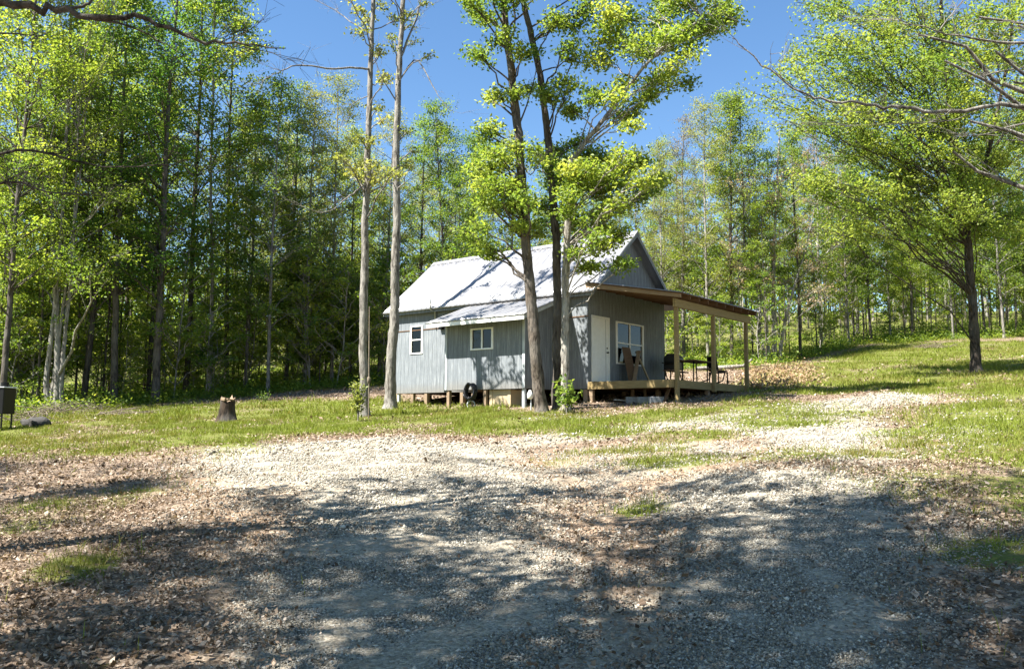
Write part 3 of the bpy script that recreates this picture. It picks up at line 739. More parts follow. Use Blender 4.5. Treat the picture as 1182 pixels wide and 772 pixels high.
# crate under the lean-to
p = cab(B0+.14, 2.35, .5); p.z = float(gz(p.x, p.y)); ht = CAMZ+zb-.03-p.z
cr = empty('wooden_crate', p, RZ, 'tan plywood crate closing the gap under the lean-to room', 'crate')
m = MB(); m.box((0, -.42, 0), (.6, .42, ht)); m.build('side_panel', M['ply'], cr, .006)
for v in (-.44, .3): 
    m = MB(); m.box((-.022, v, 0), (-.001, v+.12, ht-.002)); m.build('batten', M['ply'], cr, .003)
# hose coil and its post
q = cab(B0-.12, 3.28, .95)
hz = empty('hose_coil', q, RZ, 'black coiled hose hanging at the lower edge of the lean-to wall', 'hose')
m = MB(); g = np.random.default_rng(5)
pts = [(-.02*k/10+.02*math.sin(k), (.2+.02*math.sin(k*.7))*math.cos(k*2*math.pi/20), (.25+.02*math.cos(k*.9))*math.sin(k*2*math.pi/20)) for k in range(100)]
m.tube(pts, .028, 8); m.build('coil', M['rubber'], hz, smooth=True)
m = MB(); pts = [(-.03+.01*math.sin(k), .16*math.cos(k*2*math.pi/16)+.02, -.42+.13*math.sin(k*2*math.pi/16)) for k in range(40)]
m.tube(pts, .02, 8); m.build('loose_loop', M['siding_light'], hz, smooth=True)
m = MB(); m.bar((.03, .02, -.85), (.03, .02, .2), .05, .05); m.build('post', M['weathered'], hz)
# white jug
p = G(614, 474); p[1] += .25
jg = empty('plastic_jug', (p[0]-.05, p[1], p[2]), 0, 'whitish plastic jug on a stake beside the trunk under the lean-to', 'jug')
m = MB(); m.tube([(0,0,.34),(0,0,.36),(0,0,.5),(0,0,.55),(0,0,.6)], [.05,.085,.085,.05,.03], 10); m.build('body', M['white'], jg, smooth=True)
m = MB(); m.tube([(.03,0,-.1),(.03,0,.34)], .02, 6); m.build('stake', M['siding_light'], jg)
# stump
M['rotten'] = bark_mat('rotten_bark', (.008,.006,.0045), (.045,.032,.022), 7)
p = G(262, 487); st = empty('tree_stump', p, .4, 'dark weathered tree stump with a notched top at the lawn edge', 'stump')
n = 22; V = []; g = np.random.default_rng(11)
prof = [(-.15,.54),(0,.49),(.08,.41),(.25,.35),(.45,.325),(.68,.31)]
root = 1+.16*np.abs(np.sin(np.arange(n)*2*math.pi/n*2.5+.4))
for z, r in prof:
    for k in range(n):
        a = k*2*math.pi/n; rr = .66*r*(1+(root[k]-1)*max(0, 1.1-z*2))*(1+.04*math.sin(7*a)+.02*g.normal()); V.append((rr*math.cos(a), rr*math.sin(a), z+(.06*math.sin(a*2+1)+.05*g.normal() if z > .66 else 0)))
Q = [(i*n+k, i*n+(k+1) % n, (i+1)*n+(k+1) % n, (i+1)*n+k) for i in range(len(prof)-1) for k in range(n)]
link('bark_body', np_mesh('bark_body', V, quads=Q, smooth=True), M['rotten'], st)
top = V[-n:]; Vt = [(x*.985, y*.985, z-.02) for x, y, z in top]+[(0, 0, .6)]
link('cut_face', np_mesh('cut_face', Vt, tris=[(k, (k+1) % n, n) for k in range(n)]), M['weathered'], st)
m = MB(); m.obox((.05,-.14,.66), (.22,.14,.05), (0,.1,.3)); m.obox((-.12,-.12,.67), (.12,.16,.1), (.1,.1,.8)); m.build('splinter', M['weathered'], st, .01)
# smoker at the far left
p = G(4, 497); sm = empty('barrel_smoker', (p[0]-.33, p[1], p[2]), -.1, 'black box smoker on thin legs at the wood edge', 'smoker')
m = MB(); m.obox((0,0,.82), (.95,.5,.72)); m.build('firebox', M['black'], sm, .015)
m = MB(); m.obox((0,0,1.195), (1.0,.55,.03)); lid = m.build('lid', M['siding_light'], sm, .008)
m = MB(); m.tube([(.3,0,1.212),(.3,0,1.34)], .1, 12); m.build('chimney', M['black'], lid)
for sx in (-1, 1):
    for sy in (-1, 1):
        m = MB(); m.bar((sx*.42, sy*.2, -.05), (sx*.42, sy*.2, .46), .035, .035); m.build('leg', M['black'], sm)
# dark boulder, brush piles, fallen log
def boulder(p, r, label, seed, sz=(1,1,.7)):
    bm = bmesh.new(); bmesh.ops.create_icosphere(bm, subdivisions=3, radius=r); g = np.random.default_rng(seed); ph = g.uniform(0, 6, (6, 3)); fr = g.uniform(1, 4, (6, 3))/r
    for v in bm.verts:
        k = sum(math.sin(v.co.x*f[0]+v.co.y*f[1]+v.co.z*f[2]+q[0]) for f, q in zip(fr, ph)); v.co *= 1+.07*k; v.co.x *= sz[0]; v.co.y *= sz[1]; v.co.z *= sz[2]
    me = bpy.data.meshes.new('boulder'); bm.to_mesh(me); bm.free(); o = link('boulder', me, M['rock']); o.location = Vector(p)+Vector((0,0,r*.3)); tag(o, label, 'rock', None)
boulder(G(46, 492), .3, 'dark boulder among dry brush near the black smoker', 1); boulder(G(36, 492), .24, 'low brownish stone touching the dark boulder near the smoker', 2, (1.3,1,.6))
def brush(px, py, n, spread, label, seed, hgt=.7):
    p = G(px, py); g = np.random.default_rng(seed); t = Tubes()
    for k in range(n):
        a = g.uniform(0, 6.28); c = np.array([g.normal(0, spread*.45), g.normal(0, .3), g.uniform(0, hgt*.4)]); d = np.array([math.cos(a)*spread*.5, math.sin(a)*.5, g.uniform(-.1, hgt*.6)])*g.uniform(.4, 1)
        P = bez(c-d, c+g.normal(0, .1, 3), c+d, 4); P[:, 2] = np.maximum(P[:, 2], gz(P[:, 0]+p[0], P[:, 1]+p[1])-p[2]+.02); r = g.uniform(.006, .022); t.add(P, np.array([r, r*.8, r*.6, r*.3]), 4)
    o = link('brush_pile', t.mesh('brush_pile'), M['dead']); o.location = Vector(p); tag(o, label, 'brush', 'brush piles along the wood edge')
brush(30, 486, 55, 1.0, 'brush pile of pale twigs just beside the smoker', 1); brush(68, 478, 60, 1.3, 'brush pile at the foot of the leaning grey trunks', 2, .8)
brush(100, 474, 45, 1.3, 'brush pile right of the leaning grey trunks', 3); brush(150, 478, 30, 1.6, 'thin low brush pile under the thick dark trunk', 4, .4)
brush(905, 428, 70, 1.4, 'brush pile of tan sticks past the porch end', 5, .5); brush(1076, 402, 60, 1.4, 'far brush pile at the back of the sunny lawn', 6, .6)
P0 = G(822, 428); P1 = G(858, 427); t = Tubes(); g = np.random.default_rng(3)
lp = np.array([P0+[-.8,0,.12], P0+[0,0,.14], (P0+P1)/2+[0,0,.17], P1+[0,0,.2], P1+[.5,.2,.55]]); t.add(lp, np.array([.1,.11,.1,.08,.05]), 8)
o = link('fallen_log', t.mesh('fallen_log'), M['bark_grey']); tag(o, 'pale fallen log lying on the lawn seen between the porch posts', 'log')
# ------------------------------------------------------------------ trees one can tell apart
def hero(base, stems, clumps, label, leafm, barkm, leaf=.13, seed=1, extra=None, group=None, sides=12, **kw):
    """base pixel on the ground; stems: list of (points [(px,py,ddepth)], r0, r1); clumps: list (stem, (px,py,dd), r, rz, n, tint)"""
    g = np.random.default_rng(seed); B = G(*base) if len(base) == 2 else np.array(base, float); d = B[1]
    W = lambda q: at(q[0], q[1], d+(q[2] if len(q) > 2 else 0))-B
    tb = Tubes(); crowns = []
    P_all = []; T_all = []
    for si, (pts, r0, r1) in enumerate(stems):
        P = np.array([W(q) for q in pts]); 
        if si == 0 and len(base) == 2: P[0] = 0
        cl = [(W(c[1]), c[2], c[3], c[4], c[5] if len(c) > 5 else 0.) for c in clumps if c[0] == si]
        s = np.linspace(0, 1, len(P))
        tm, cm = tree_meshes('hero', g, P, r0+(r1-r0)*s**.8, cl, leaf, sides, tubes=tb, **({**kw, 'flare': kw.get('flare', 1.5) if P[0][2] < .4 else 1.0}))
        if cm: crowns.append(cm)
        bpy.data.meshes.remove(tm) if si < len(stems)-1 else None
    for e in (extra or []):
        P = np.array([W(q) for q in e[0]]); s0 = np.linspace(0, 1, len(P)); s1 = np.linspace(0, 1, len(P)*3)
        P = np.stack([np.interp(s1, s0, P[:, k]) for k in range(3)], 1); P[1:-1] = P[:-2]*.25+P[1:-1]*.5+P[2:]*.25
        P = wiggle(P, e[1]*.35, g); tb.add(P, np.linspace(e[1], e[2], len(P)), 6)
        ntw = e[3] if len(e) > 3 else 0; lt = e[4] if len(e) > 4 else .6
        for k in range(ntw):
            i = int(g.integers(len(P)//4, len(P))); v = g.normal(0, 1, 3); v[2] = abs(v[2])*.5+.1; v /= np.linalg.norm(v)
            dirn = P[min(i+1, len(P)-1)]-P[max(i-1, 0)]; dirn /= np.linalg.norm(dirn)+1e-9; v = v*.8+dirn*.8; L = lt*g.uniform(.4, 1)
            tw = np.stack([P[i], P[i]+v*L*.35, P[i]+(v+g.normal(0, .3, 3))*L*.7, P[i]+(v+g.normal(0, .4, 3))*L]); tb.add(tw, np.array([.5, .4, .3, .15])*e[2]+.0015, 4)
            for w in range(3):
                j = g.integers(1, 3); v2 = v+g.normal(0, .6, 3); tb.add(np.stack([tw[j], tw[j]+v2*L*.2, tw[j]+(v2+g.normal(0,.2,3))*L*.42]), np.array([.3,.22,.12])*e[2]+.001, 3)
    tm = tb.mesh('trunk')
    e = empty('tree', B, 0, label, 'tree', group)
    link('trunk', tm, M[barkm], e)
    if crowns:
        if len(crowns) > 1:
            bm = bmesh.new()
            Vs = []; Ts = []; Tt = []; o = 0
            for c in crowns:
                v = np.empty(len(c.vertices)*3, np.float32); c.vertices.foreach_get('co', v); f = np.empty(len(c.loops), np.int32); c.loops.foreach_get('vertex_index', f)
                a = np.empty(len(c.vertices), np.float32); c.attributes['tint'].data.foreach_get('value', a)
                Vs.append(v.reshape(-1, 3)); Ts.append(f.reshape(-1, 3)+o); Tt.append(a); o += len(c.vertices)
            cm = np_mesh('crown', np.concatenate(Vs), tris=np.concatenate(Ts), attr={'tint': np.concatenate(Tt)}); bm.free()
        else: cm = crowns[0]
        link('crown', cm, M[leafm], e)
    return e
def cl(si, rows, n=150, flat=.6, dsp=1.0, pxm=38., seed=0, dens=1.0):
    g = np.random.default_rng(seed+100); o = []
    for x, y, r in rows:
        rm = r/pxm
        for k in range(max(2, int(round(rm/.2)))):
            o.append((si, (x+g.normal(0, r*.5), y+g.normal(0, r*.42), g.normal(0, dsp)), rm*.85, rm*.85*flat, int(1.15*n*dens*max(.35, rm)), g.normal(0, .05)))
    return o
# the pale pair left of the cabin
TW = 'bare'
hero((421,481), [([(421,481),(419.5,400),(421,300),(423,200),(426,140),(428,70),(431,0),(434,-90)], .15, .05)],
     cl(0, [(441,135,14),(425,160,10),(411,185,18),(445,188,22),(470,185,12),(395,190,12),(430,205,14),(440,60,14),(425,25,18),(455,20,14),(400,10,16),(445,95,12),(420,-30,25),(450,-50,25)], 150, .45, .8, 40, 1),
     'tall thin pale trunk with bare crooked limbs, left one of the pale pair', 'oak', 'bark_grey', .11, 21, ntwig=5, bare=2,
     extra=[([(427,80,0),(411,79,-.5),(380,80,-1),(350,74,-1.4),(328,80,-1.6),(312,88,-1.8),(299,97,-2)], .035, .008, 14, .9), ([(312,88,-1.8),(304,92,-1.9),(297,110,-2)], .01, .004, 3, .5),
            ([(422,212,0),(410,222,-.3),(398,230,-.5),(385,243,-.7),(370,246,-.8),(352,240,-1)], .03, .006, 10, .8), ([(429,40,0),(405,25,.5),(385,10,1),(362,0,1.2)], .025, .006, 10, .9), ([(424,190,0),(440,215,-.2),(452,228,-.4)], .018, .006, 4, .5), ([(427,110,0),(405,120,.4),(398,150,.5)], .016, .005, 6, .6)])
hero((450,471), [([(450,471),(453.5,400),(456.5,300),(457.5,200),(459,110),(462,50),(466,0),(470,-90)], .195, .06)],
     cl(0, [(470,15,16),(490,5,12),(455,45,12),(480,60,14),(465,150,10),(475,185,12),(450,-20,22),(485,-40,22),(462,-70,24)], 120, .45, .9, 38, 2),
     'tall pale trunk standing before the left end of the cabin', 'oak', 'bark_grey', .11, 22, ntwig=5, bare=2,
     extra=[([(460,95,0),(480,62,.2),(500,100,-.2),(510,118,-.3),(521,128,-.4)], .03, .006, 10, .8), ([(460,120,0),(440,90,-.3),(430,60,-.4)], .03, .006, 8, .8), ([(461,70,0),(478,30,.3),(486,0,.4),(490,-40,.4)], .045, .015, 10, 1.),([(458,215,0),(445,205,-.4),(436,190,-.6)], .02, .006, 5, .6), ([(457,240,0),(475,225,.3),(490,205,.5)], .018, .006, 6, .7)])
# the dark three in front of the lean-to
SK = [(545,205,16),(590,205,18),(570,240,14),(610,225,16),(595,260,10),(545,265,12),(560,290,9),(560,190,20),(575,215,20),(600,235,20),(563,150,16),(585,172,18),(550,235,13),(615,262,11)]
hero((625,476), [([(625,476),(618,415),(612,340),(606,260),(602,200),(596,130),(588,70),(580,0),(572,-90)], .175, .09)],
     cl(0, SK+[(555,55,12),(560,20,14),(580,42,14),(600,105,12),(570,110,12),(610,62,12),(545,5,12),(590,-30,30),(560,-60,30),(620,-40,25)], 520, .6, .9, 38, 3),
     'thick rough leaning trunk, left one of the three before the cabin', 'bright', 'bark_brown', .105, 23, ntwig=8, jit=.26,
     extra=[([(600,180,0),(611,205,-.2),(622,190,-.4),(626,185,-.5)], .02, .006, 4, .4), ([(597,150,0),(612,110,.2),(622,70,.3)], .03, .008, 6, .6)])
hero((643,473), [([(643,473),(643,400),(643,330),(641,260),(636,190),(626,100),(613,40),(601,-10),(588,-90)], .145, .07)],
     cl(0, [(620,180,20),(642,205,20),(662,162,18),(680,180,20),(640,240,14),(664,262,11),(640,22,18),(660,50,16),(650,90,16),(635,112,13),(675,20,16),(640,-30,28),(680,-20,25)], 520, .6, .9, 37, 4),
     'dark slender trunk, the middle one of the three before the cabin', 'bright', 'bark_dark', .105, 24, ntwig=8, jit=.26,
     extra=[([(632,150,0),(645,110,.2),(662,70,.4),(668,40,.5)], .03, .008, 6, .6)])
hero((653,474), [([(653,474),(652,400),(652,330),(655,260),(656,205),(660,185,.1)], .12, .085), ([(660,185,.1),(674,165,0),(690,147,-.2),(718,110,-.4),(742,78,-.6),(775,45,-.8),(810,22,-1)], .085, .025)],
     cl(0, [(690,200,20),(735,185,18),(668,195,20),(650,225,16),(750,215,12),(655,245,12),(710,240,14),(700,185,22),(722,197,22),(745,200,16),(764,205,10),(700,216,17),(670,215,18),(692,242,13),(725,225,12),(690,264,10),(665,288,9),(690,284,11),(712,276,9),(722,300,7),(684,308,7)], 520, .5, .9, 37, 5)
     + cl(1, [(740,60,24),(770,40,24),(800,25,22),(830,30,18),(852,18,13),(760,85,17),(720,100,17),(790,60,17),(735,120,12),(750,110,9),(710,40,22),(720,15,22),(750,10,22),(780,0,22),(690,72,18),(840,5,14),(760,-40,30),(710,-40,28),(685,110,13),(730,140,8),(785,95,9),(655,130,10)], 560, .65, .9, 37, 6),
     'slender lit trunk before the cabin with one limb sweeping up to the right', 'bright', 'bark_grey', .105, 25, ntwig=8, jit=.26, limb_r=.25)
# the shade tree on the sunny lawn
B = G(1127, 430); d0 = B[1]; g = np.random.default_rng(31); C2 = []
for k in range(275):
    v = g.normal(0, 1, 3); v /= np.linalg.norm(v); u = g.uniform(.05, 1)**.55
    x, y = 1070+v[0]*u*215, 130+v[2]*u*205
    if y > 285: y = 285-g.uniform(0, 60)
    r = g.uniform(.6, 1.2); C2.append((0 if x < 1120 else 1, (x, y, v[1]*u*5.0), r, r*.42, 270, g.normal(.17, .06)))
hero((1127,430), [([(1127,430),(1124.5,380),(1120,310),(1114,250),(1106,190),(1096,120),(1088,50),(1085,-40)], .205, .05), ([(1116,262),(1130,215),(1145,160,-.5),(1160,90,-.8),(1170,20,-1)], .12, .035)],
     C2, 'big spreading leafy tree alone on the sunny lawn to the right', 'bright', 'bark_brown', .115, 32, ntwig=6, jit=.22, limb_r=.09, extra=[([(1108,200,0),(1080,170,-.8),(1050,140,-1.2),(1020,120,-1.8)], .07, .015, 10, .9), ([(1110,230,0),(1090,215,-1),(1050,215,-2)], .05, .012, 8, .9)])
# pale multi-stemmed tree behind the porch
g = np.random.default_rng(41); C3 = []
for k in range(60):
    x, y = g.uniform(835, 955), g.uniform(165, 345); C3.append((int(g.integers(0, 4)), (x, y, g.normal(0, 1.5)), g.uniform(.5, .9), .4, 70, g.normal(0, .06)))
hero((894,417), [([(894,417),(893,370),(893,300),(896,220),(900,150)], .16, .03), ([(888,417),(884,370),(872,310),(860,240),(850,190)], .11, .02), ([(899,418),(904,380),(915,335),(930,290),(940,240)], .12, .02), ([(884,416),(878,385),(870,350),(855,310)], .09, .02), ([(902,419),(899,385),(893,350)], .08, .03)],
     C3, 'pale tree of several stems with brownish young leaves just past the porch end', 'bud', 'bark_grey', .11, 42, ntwig=5, bare=2)
# clump of leaning trunks at the wood edge on the left
g = np.random.default_rng(51); C4 = []
for k in range(110):
    C4.append((int(g.integers(0, 4)), (g.uniform(20, 150), g.uniform(-60, 330), g.normal(0, 1.8)), g.uniform(.6, 1.1), .45, 240, g.normal(0, .08)))
hero((58,472), [([(49,474),(52,440),(60,390),(68,300),(75,200),(80,80),(84,-40)], .13, .04), ([(58,472),(62,440),(67,400),(76,330),(88,250),(100,120)], .09, .03), ([(66,470),(67,430),(66,370),(62,280),(50,160),(40,20)], .17, .05), ([(70,469),(71,430),(76,380),(84,300),(90,150)], .12, .04)],
     C4, 'clump of leaning grey trunks rising from the brush piles on the left', 'maple', 'bark_grey', .115, 52, ntwig=5, jit=.24)
# limbs that reach in from two trees standing just outside the view
B = np.array([-5.9, 7.0, float(gz(-5.9, 7.0))]); d = 7.0
q = lambda px, py, dd=0: (px, py, dd)
hero(tuple(B), [([(-240,620),(-242,480),(-235,300),(-225,120),(-205,-60),(-190,-300),(-180,-600),(-170,-850)], .19, .05)],
     [(0, (np.random.default_rng(k).uniform(-480, 60), np.random.default_rng(k+99).uniform(-1000, -260), np.random.default_rng(k+7).uniform(-2.2, 2)), .8, .4, 110, 0) for k in range(34)],
     'leafy tree off to the left whose dark bare limb crosses the upper corner', 'maple', 'bark_dark', .13, 61, ntwig=4,
     extra=[([(-215,60),(-120,10),(-40,-3),(0,4),(45,11),(75,12),(112,24),(160,17),(200,36),(245,50),(278,54),(330,56)], .05, .004, 9, .3), ([(60,11),(90,10),(104,4),(112,-8),(118,-30)], .016, .008, 4, .4), ([(110,23),(135,26),(165,36),(205,60)], .012, .004, 6, .3),
            ([(-215,80),(-120,40),(0,38),(30,40)], .02, .004, 6, .3), ([(-225,160),(-120,140),(-20,215),(20,208),(50,222),(95,225)], .02, .004, 22, .5), ([(-225,200),(-100,210),(20,170),(70,180),(130,195),(200,190)], .018, .003, 26, .6), ([(250,50),(290,35),(312,15)], .005, .0015, 4, .25), ([(280,54),(318,62),(335,75)], .004, .0015, 4, .25)])
B = np.array([6.6, 8.2, float(gz(6.6, 8.2))])
hero(tuple(B), [([(1383,640),(1380,520),(1378,350),(1372,180),(1380,20),(1385,-250),(1390,-600)], .2, .06)],
     [(0, (np.random.default_rng(k+300).uniform(1260, 1600), np.random.default_rng(k+399).uniform(-700, -150), np.random.default_rng(k+307).uniform(-1.5, 2)), .8, .4, 110, 0) for k in range(22)]
     + [(0, (x, y, dd), .22, .10, 16, .35) for x, y, dd in ((1170,95,0),(1150,60,-.2),(1120,140,0),(1100,175,.2),(1165,150,.1),(1090,70,0),(1060,40,.2),(1175,30,0),(1130,20,.1))],
     'tree off to the right whose long bare limbs hang across the sunny crown', 'maple', 'bark_grey', .05, 62, ntwig=4, twig_r=.006,
     extra=[([(1374,140),(1300,120),(1182,122),(1150,120),(1120,127),(1080,130),(1045,124),(1020,124),(990,118),(960,117),(937,113),(912,98),(880,76),(858,55),(845,44)], .026, .004, 20, .35), ([(903,92),(899,78),(903,66)], .004, .002, 2, .2), ([(1374,90),(1300,62),(1182,49),(1130,47),(1085,38),(1040,24)], .022, .004, 22, .35), ([(1374,110),(1280,70),(1182,76),(1150,85),(1120,90)], .016, .003, 14, .3), ([(1374,160),(1280,130),(1182,142),(1140,155),(1110,158)], .016, .003, 14, .3), ([(1130,127),(1100,140),(1060,142),(1000,145),(870,143)], .006, .002, 14, .3), ([(1080,40),(1100,15),(1120,-10)], .008, .003, 8, .3)])
# trees behind and beside the viewer: they throw the dappled shade over the drive
for x, y, h, w, kd, lb in ((-4.4,2.3,17,1.25,'shade','tall leafy tree near the drive on the left, its crown high over the gravel'), (-2.6,0.0,17.5,1.3,'shade','leafy tree at the left drive edge close by the viewer'), (-6.6,1.2,16,1.4,'shade','leafy tree close behind the viewer on the left, shading the drive'), (-4.2,-1.6,17,1.4,'shade','leafy tree straight behind the viewer, shading the drive'), (-14.5,7.2,14,1.3,'shade','leafy tree left of the viewer beside the leaf-strewn bank'), (-9.5,-1.5,17,1.3,'shade','leafy tree far behind the viewer on the left'), (-1.2,-3.8,16,1.35,'shade','leafy tree behind the viewer by the drive entrance'), (-11.5,2.4,17,1.3,'shade','leafy tree left of the viewer above the leaf litter'), (-16.5,10.5,13,1.25,'shade','leafy tree left of the shaded lawn strip')):
    put_tree(kd, x, y, h, lb, wide=w)
for x, y, h, kd, lb in ((27,22,16,'maple','leafy tree beyond the right side of the lawn, nearest the drive'), (31,27,17,'bright','bright leafy tree beyond the right side of the lawn'), (29,33,15,'maple','leafy tree at the right side of the lawn, level with the cabin'), (36,30,18,'oak','yellowish tree off beyond the right side of the lawn'), (37,38,17,'maple','leafy tree off beyond the right back of the lawn'), (24,12,17,'maple','leafy tree right of the drive entrance'), (22,3,17,'bright','bright leafy tree right of the viewer'),
  (-30,15,12,'shade','leafy tree left of the smoker, out of view'), (-34,24,13,'shade','second leafy tree left of the smoker, out of view'), (-24,9,16,'oak','yellowish tree far left of the viewer'), (-22,-2,16,'maple','leafy tree far left behind the viewer'), (-18,-10,17,'bright','bright leafy tree far behind the viewer on the left')):
    put_tree(kd, x, y, h, lb, wide=1.3)
# ------------------------------------------------------------------ the wood
def edge(px): return float(np.interp(px, EDGE_X, EDGE_D))
def pxof(x, y): return 591+F*x/y
# front row: every trunk that can be told apart (px at the base, distance behind the edge, kind, height, label)
ROW = [(4,-1,'maple',21,'thin pale trunk rising behind the black smoker'),
 (98,1,'maple',21,'dark trunk just right of the leaning grey clump'),(133,0,'darktree',21,'thick dark trunk midway between the leaning clump and the tallest dark tree'),(181,-1,'darktree',23,'tallest dark tree with deep green crown, left of the tree stump'),(172,1.5,'deep',20,'dark trunk close against the tallest dark tree'),
 (215,2,'maple',23,'tall airy tree above the shadowy hollow left of the stump'),(243,1,'deepbright',22,'bright leafy tree rising straight behind the tree stump'),(262,3,'deep',22,'tree close behind the stump, its crown at the edge of the sky gap'),(283,2,'bright',16,'bright low-crowned tree just right of the stump'),
 (310,-1,'bright',16.5,'round-topped bright tree with a dark trunk under the sky gap'),(330,3,'maple',17,'leafy tree right of the round-topped bright tree'),(352,1,'oak',16,'yellowish tree midway from the stump to the pale pair'),(383,1,'oak',17,'yellowish tree just left of the pale pair of trunks'),(405,4,'maple',15,'leafy tree tucked behind the left trunk of the pale pair'),(437,2,'oak',16,'yellow-green tree showing between the two pale trunks'),
 (480,2,'darktree',15,'dark tree over the left slope of the cabin roof'),(515,1,'maple',15.5,'leafy tree over the left end of the cabin ridge'),(548,2,'darktree',14.5,'dark tree behind the middle of the cabin ridge'),(590,3,'oak',14,'yellowish tree behind the thick leaning trunk'),(640,1,'maple',13,'leafy tree behind the three dark trunks'),(690,2,'maple',12.5,'leafy tree behind the right half of the cabin ridge'),
 (735,2,'oak',12.5,'yellowish tree over the gable peak'),(765,1,'oak',13,'thin yellowish tree just right of the gable peak'),(790,3,'bud',15,'pale budding tree over the near end of the porch roof'),(818,1,'oak',15,'yellow tree over the middle of the porch roof'),(845,2,'maple',16,'leafy tree over the far end of the porch roof'),(862,3,'bright',15.5,'bright tree just left of the pale many-stemmed tree'),
 (925,0,'maple',14,'leafy tree just right of the pale many-stemmed tree'),(950,2,'bud',15,'second pale budding tree, right of the many-stemmed one'),(982,0,'bright',13,'bright tree with a dark straight trunk at the back of the lawn'),(1008,-1,'maple',14,'leafy tree with paired dark trunks at the back of the lawn'),(1030,2,'bright',13,'bright tree in the lawn back corner, left of the pale leaning trunk'),(1055,0,'maple',14,'slim tree beside the far brush pile on the lawn edge'),
 (1103,-1,'bright',13,'pale slightly leaning trunk at the lawn edge, just left of the shade tree'),(1140,1,'maple',14,'leafy tree showing just right of the shade tree trunk'),(1162,-2,'bright',14,'stout dark trunk at the lawn edge right of the shade tree'),(1196,0,'maple',15,'tree at the far right end of the lawn edge')]
taken = []
for px, dd, kd, h, lb in ROW:
    y = edge(px)+dd; x = (px-591)/F*y; put_tree(kd, x, y, h*rng.uniform(.97, 1.03), lb, 'trees along the front of the wood'); taken.append((x, y))
SH = {'l': 'leafy tree of the deep wood, left of the pale pair of trunks', 'c': 'leafy tree of the deep wood, behind the cabin', 'r': 'leafy tree of the deep wood, behind the sunny lawn'}
cnt = 0; tries = 0
while cnt < 92 and tries < 6000:
    tries += 1
    px = rng.uniform(-120, 1320); y = edge(px)+3+34*rng.uniform(0, 1)**1.15; x = (px-591)/F*y
    if min((x-a)**2+(y-b)**2 for a, b in taken) < 2.0**2: continue
    taken.append((x, y)); cnt += 1
    side = 'l' if px < 425 else ('c' if px < 880 else 'r')
    kd = rng.choice(['deep','deepbright','oak','pole','bud'], p=[.38,.22,.12,.22,.06])
    lim = np.interp(px, [-120,0,60,230,285,300,380,470,560,700,780,880,930,1300], [13,15,22,24,17,15.5,15.5,15.5,15,12.5,14,14,15,16])
    dsc = y/46.
    put_tree(str(kd), x, y, float(lim*rng.uniform(.78, 1.0)*min(1.25, max(.85, dsc**.55))), SH[side], 'deep wood trees '+{'l':'left of the pale trunks','c':'behind the cabin','r':'behind the lawn'}[side], wide=1.0)
cnt = 0; tries = 0
# poles: thin dark trunks crowding the wood
while cnt < 138 and tries < 3000:
    tries += 1
    px = rng.uniform(-40, 1240) if cnt < 90 else rng.uniform(870, 1230); y = edge(px)+rng.uniform(-.8, 12); x = (px-591)/F*y
    if min((x-a)**2+(y-b)**2 for a, b in taken) < .9**2: continue
    taken.append((x, y)); cnt += 1
    side = 'l' if px < 425 else ('c' if px < 880 else 'r')
    lim = np.interp(px, [-100,230,285,470,560,700,780,1300], [19,19,13,13,12.5,11,12,13])
    put_tree('pole', x, y, float(lim*rng.uniform(.6, 1)), {'l':'thin pole-like young tree crowding the wood, left of the pale pair','c':'thin pole-like young tree crowding the wood, behind the cabin','r':'thin pole-like young tree crowding the wood, behind the lawn'}[side], 'thin young trees '+side.replace('l','left of the pale pair').replace('c','behind the cabin') if side != 'r' else 'thin young trees behind the lawn')
cnt = 0
while cnt < 140:
    px = rng.uniform(-60, 1240) if cnt < 85 else rng.uniform(-20, 460); y = edge(px)+rng.uniform(-.8, 12); x = (px-591)/F*y
    side = 'l' if px < 425 else ('c' if px < 880 else 'r'); cnt += 1
    put_tree('sapling', x, y, float(rng.uniform(2.2, 7.5)), {'l':'layered leafy sapling under the wood edge, left of the pale pair','c':'layered leafy sapling under the wood, behind the cabin','r':'layered leafy sapling under the wood edge, behind the lawn'}[side], {'l':'saplings left of the pale pair','c':'saplings behind the cabin','r':'saplings behind the lawn'}[side], cat='sapling', name='sapling')
# little plants by the cabin
def bush(px, py, h, r, n, leafm, label, seed, leaf=.1, cat='shrub', nm='shrub', dy=0):
    p = G(px, py); p[1] += dy; g = np.random.default_rng(seed); t = Tubes(); LP = []; LT = []
    for k in range(9):
        e = np.array([g.normal(0, r*.5), g.normal(0, r*.5), h*g.uniform(.5, 1)]); P = bez(np.array([0,0,-.05]), np.array([e[0]*.2, e[1]*.2, e[2]*.6]), e, 5); t.add(P, np.linspace(.012, .004, 5), 4)
        m_ = n//9; f = g.uniform(.35, 1.05, m_)[:, None]; i = np.clip((f[:, 0]*4).astype(int), 0, 3); fr = f*4-i[:, None]
        LP.append(P[i]*(1-fr)+P[i+1]*fr+g.normal(0, r*.28, (m_, 3))); LT.append(.5+g.normal(0, .2, m_))
    e = empty(nm, p, 0, label, cat)
    link('stem', t.mesh('stem'), M['bark_grey'], e); LP = np.concatenate(LP); LP[:, 2] = np.maximum(LP[:, 2], .02)
    link('foliage', leaf_mesh('foliage', LP, np.concatenate(LT), leaf, g), M[leafm], e); return e
bush(653, 476, .85, .38, 230, 'bright', 'yellow-green bushy seedling at the foot of the lit slender trunk', 1, .13, dy=-.35)
bush(414, 486, 1.1, .28, 420, 'oak', 'leafy vine clump wrapped round the foot of the left pale trunk', 2, .09, dy=-.1)
bush(20, 450, 3.2, 1.1, 520, 'bright', 'bright layered shrub rising behind the black smoker', 3, .13)
bush(880, 330, 2.5, .1, 9, 'bright', 'thin green sprig', 4) if False else None
bush(305, 466, .5, .25, 90, 'maple', 'small weedy plant in the shade right of the stump', 5, .08)
